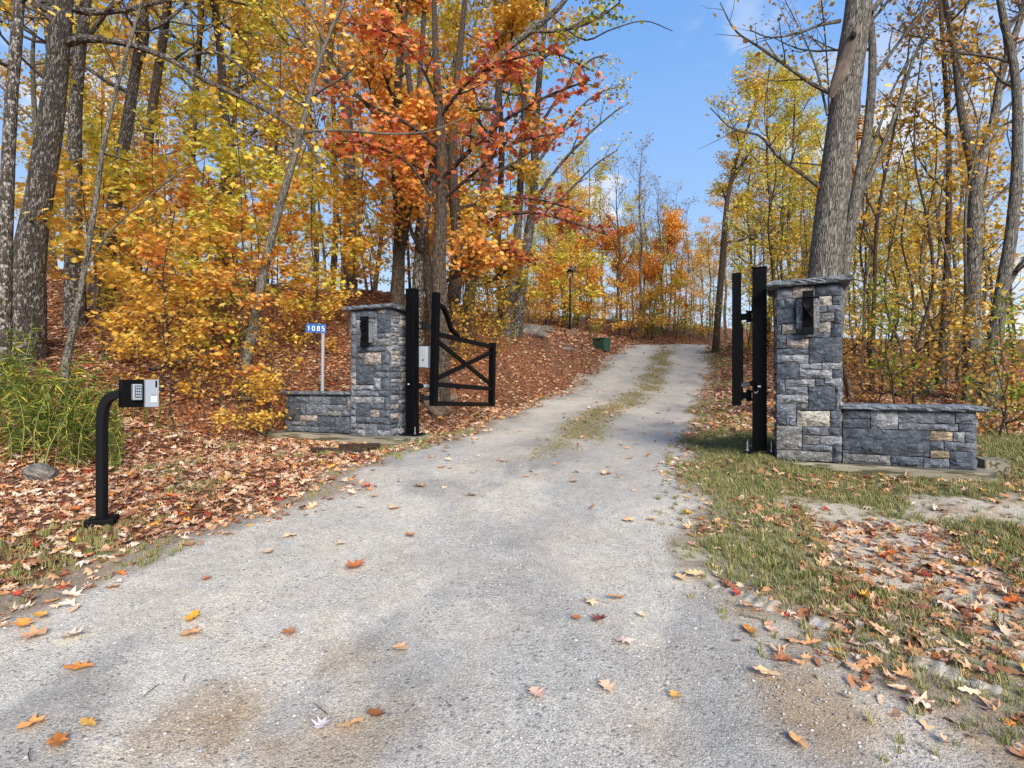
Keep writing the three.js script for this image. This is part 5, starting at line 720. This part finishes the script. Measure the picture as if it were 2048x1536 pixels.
{ // grass: tufts of blades
  const tuft = (seed, n, hgt) => { const r = rngOf(seed), g = new GB(); for (let k = 0; k < n; k++) { const a = r() * 6.28, rr = r() * .5, x = Math.cos(a) * rr, z = Math.sin(a) * rr, b = r() * 6.28, l = hgt * (.5 + r() * .8), w = .05, lx = Math.cos(b) * (.2 + r() * .7) * l, lz = Math.sin(b) * (.2 + r() * .7) * l, px = -Math.sin(b) * w, pz = Math.cos(b) * w, y = l * .75; const i0 = g.v(x - px, 0, z - pz, 0, .8, .6, 0, 0), i1 = g.v(x + px, 0, z + pz, 0, .8, .6, 0, 0), i2 = g.v(x + lx * .45 - px * .7, y * .7, z + lz * .45 - pz * .7, 0, .8, .6, 0, 0), i3 = g.v(x + lx * .45 + px * .7, y * .7, z + lz * .45 + pz * .7, 0, .8, .6, 0, 0), i4 = g.v(x + lx, y, z + lz, 0, .8, .6, 0, 0); g.i.push(i0, i1, i2, i1, i3, i2, i2, i3, i4); } const q = g.geo(); q.computeVertexNormals(); return q; };
  const geos = [tuft(1, 16, 1), tuft(2, 14, .8), tuft(3, 12, 1.2)], sets = [[], [], []], r = rngOf(88), cols = ['#76843f', '#69793a', '#888c4c', '#98905c', '#5f7236', '#7f8046', '#9d9468'].map(C);
  const add = (x, d, s, dry) => { if (onSolid(x, d)) return; const c = cols[Math.floor(r() * cols.length)].clone(); if (dry) c.lerp(C('#8f7d56'), dry); sets[Math.floor(r() * 3)].push([x, HR(x, d) - .004, -d, s, r() * 6.28, c]); };
  for (let k = 0; k < 70000; k++) { const d = 1.2 + r() * 7.5, x = roadR(d) - .35 + r() * 5; if (x > d + .5) continue; const off = x - roadR(d) - edgeWob(d, 9), n = fbm(x * 1.1 + 9, d * 1.1, 28, 4), lush = smooth(n, .36, .54) * (.3 + .7 * smooth(d, 2.4, 3.8)) * smooth(off, -.1, .25), edge = Math.exp(-(((off - .35) / .3) ** 2)) * smooth(d, 3, 4.2) * .8; if (r() > Math.max(lush, edge, .03)) continue; add(x, d, .025 + r() * .03 + (r() < .02 ? .03 : 0), r() * .6); }
  for (let k = 0; k < 14000; k++) { const d = 2.2 + r() * 7, x = roadL(d) - r() * 4.2 + .15, off = roadL(d) + edgeWob(d, 1) - x, n = fbm(x * 1.3 + 7, d * 1.3, 90, 4), n3 = fbm(x * 2 + 50, d * 2, 97, 3); const e = Math.exp(-(((off - .05) / .14) ** 2)) * smooth(n3, .5, .66) * .8; if (r() > Math.max(smooth(n, .56, .66) * .5, e)) continue; add(x, d, .028 + r() * .035, r() * .5); }
  for (let k = 0; k < 26000; k++) { const d = 6.2 + r() * 20, l = roadL(d), rr = roadR(d), w = .5 + (fbm(d * .6, 3, 67, 3) - .5) * .25 + (r() + r() - 1) * .14, x = lerp(l, rr, w); if (r() > smooth(fbm(x * 2, d * 1.4, 70, 3), .22, .52) * smooth(d, 6, 9) * .2) continue; add(x, d, .022 + r() * .025, .35 + r() * .5); }
  for (let k = 0; k < 16000; k++) { const d = 6 + r() * 20, x = roadR(d) + edgeWob(d, 9) - .1 + r() * 1.3; if (r() > smooth(fbm(x * 1.4, d * 1.2, 99, 3), .45, .62) * .6) continue; add(x, d, .03 + r() * .03, r() * .7); }
  sets.forEach((list, i) => { const m = new THREE.InstancedMesh(geos[i], M.grass, list.length); list.forEach(([x, y, z, s, a, col], k) => { dummy.position.set(x, y, z); dummy.rotation.set(0, a, 0); dummy.scale.set(s, s * 1.2, s); dummy.updateMatrix(); m.setMatrixAt(k, dummy.matrix); m.setColorAt(k, col); }); m.name = numbered('grass'); shadows(m); tag(m, ['thin green grass along the verges and drive', 'short worn grass patches on the right verge', 'straw and green grass tufts at the drive edges'][i], 'grass', null, 'stuff'); scene.add(m); console.log('grass', list.length); });
}
{ // pebbles
  const geo = (s) => { const g = new THREE.IcosahedronGeometry(.5, 0), p = g.attributes.position; for (let i = 0; i < p.count; i++) { const v = V().fromBufferAttribute(p, i), n = .65 + hash2(Math.round(v.x * 40), Math.round(v.y * 40 + v.z * 97), s) * .7; p.setXYZ(i, v.x * n, v.y * n * .6, v.z * n * .8); } const q = g.toNonIndexed ? (g.index ? g.toNonIndexed() : g) : g; q.computeVertexNormals(); return q; };
  const r = rngOf(314), cols = ['#a2a4a8', '#aeafb0', '#94979c', '#b8b6b2', '#c2beb8', '#cbc6be', '#b3aaa0', '#8b8e95'].map(C), mat = std({ roughness: 1 });
  for (let v = 0; v < 3; v++) { const list = []; for (let k = 0; k < 17000; k++) { const d = 1.3 + r() * r() * 13, x = lerp(roadL(d) - .1, roadR(d) + (d < 4 ? .9 : .1), r()); const cl = fbm(x * 1.6, d * 1.1, 200, 4); if (r() > .06 + smooth(cl, .46, .62) * .95) continue; const s = .004 + r() ** 4 * .012; list.push([x, HR(x, d) + s * .05, -d, s, r() * 6.28]); } const m = new THREE.InstancedMesh(geo(v + 1), mat, list.length); list.forEach(([x, y, z, s, a], k) => { dummy.position.set(x, y, z); dummy.rotation.set(0, a, 0); dummy.scale.set(s, s, s); dummy.updateMatrix(); m.setMatrixAt(k, dummy.matrix); m.setColorAt(k, cols[Math.floor(r() * cols.length)].clone().multiplyScalar(.8 + r() * .3)); }); m.name = numbered('gravel'); shadows(m); tag(m, ['loose grey gravel chips on the drive', 'blue grey stone chips scattered over the drive', 'mixed pale pebbles lying on the drive'][v], 'gravel', null, 'stuff'); scene.add(m); }
}
{ // thin twigs lying about on the gravel
  const r = rngOf(777); [[370, 1362], [905, 1172], [60, 1530], [300, 1395], [640, 1440]].forEach(([px, py], i) => { const g = groundAt(px, py), gb = new GB(), a = r() * 6.28, l = .06 + r() * .08, p = [0, .5, 1].map((t) => V(Math.cos(a) * l * (t - .5), .004 + .006 * Math.sin(t * 3), Math.sin(a) * l * (t - .5) + (t === .5 ? .008 : 0))); gb.tube(p, [.002, .0018, .001], 4); const m = single('twig', gb.geo(), M.brown, ['thin twig on the gravel near the orange leaf', 'thin brown twig in the middle of the drive', 'twig in the bottom left corner', 'twig on the gravel right of the orange leaf', 'twig above the whitish leaf', 'twig left of the pinkish curled leaf', 'twig on the dirt below the drain pipe', 'twig on the dark dirt at bottom right', 'twig below the cluster of leaves', 'twig right of the dark rust curled leaf'][i], 'twig', 'twigs on the gravel'); m.position.set(g.x, HR(g.x, -g.z) + .004, g.z); });
}
renderer.render(scene, camera);
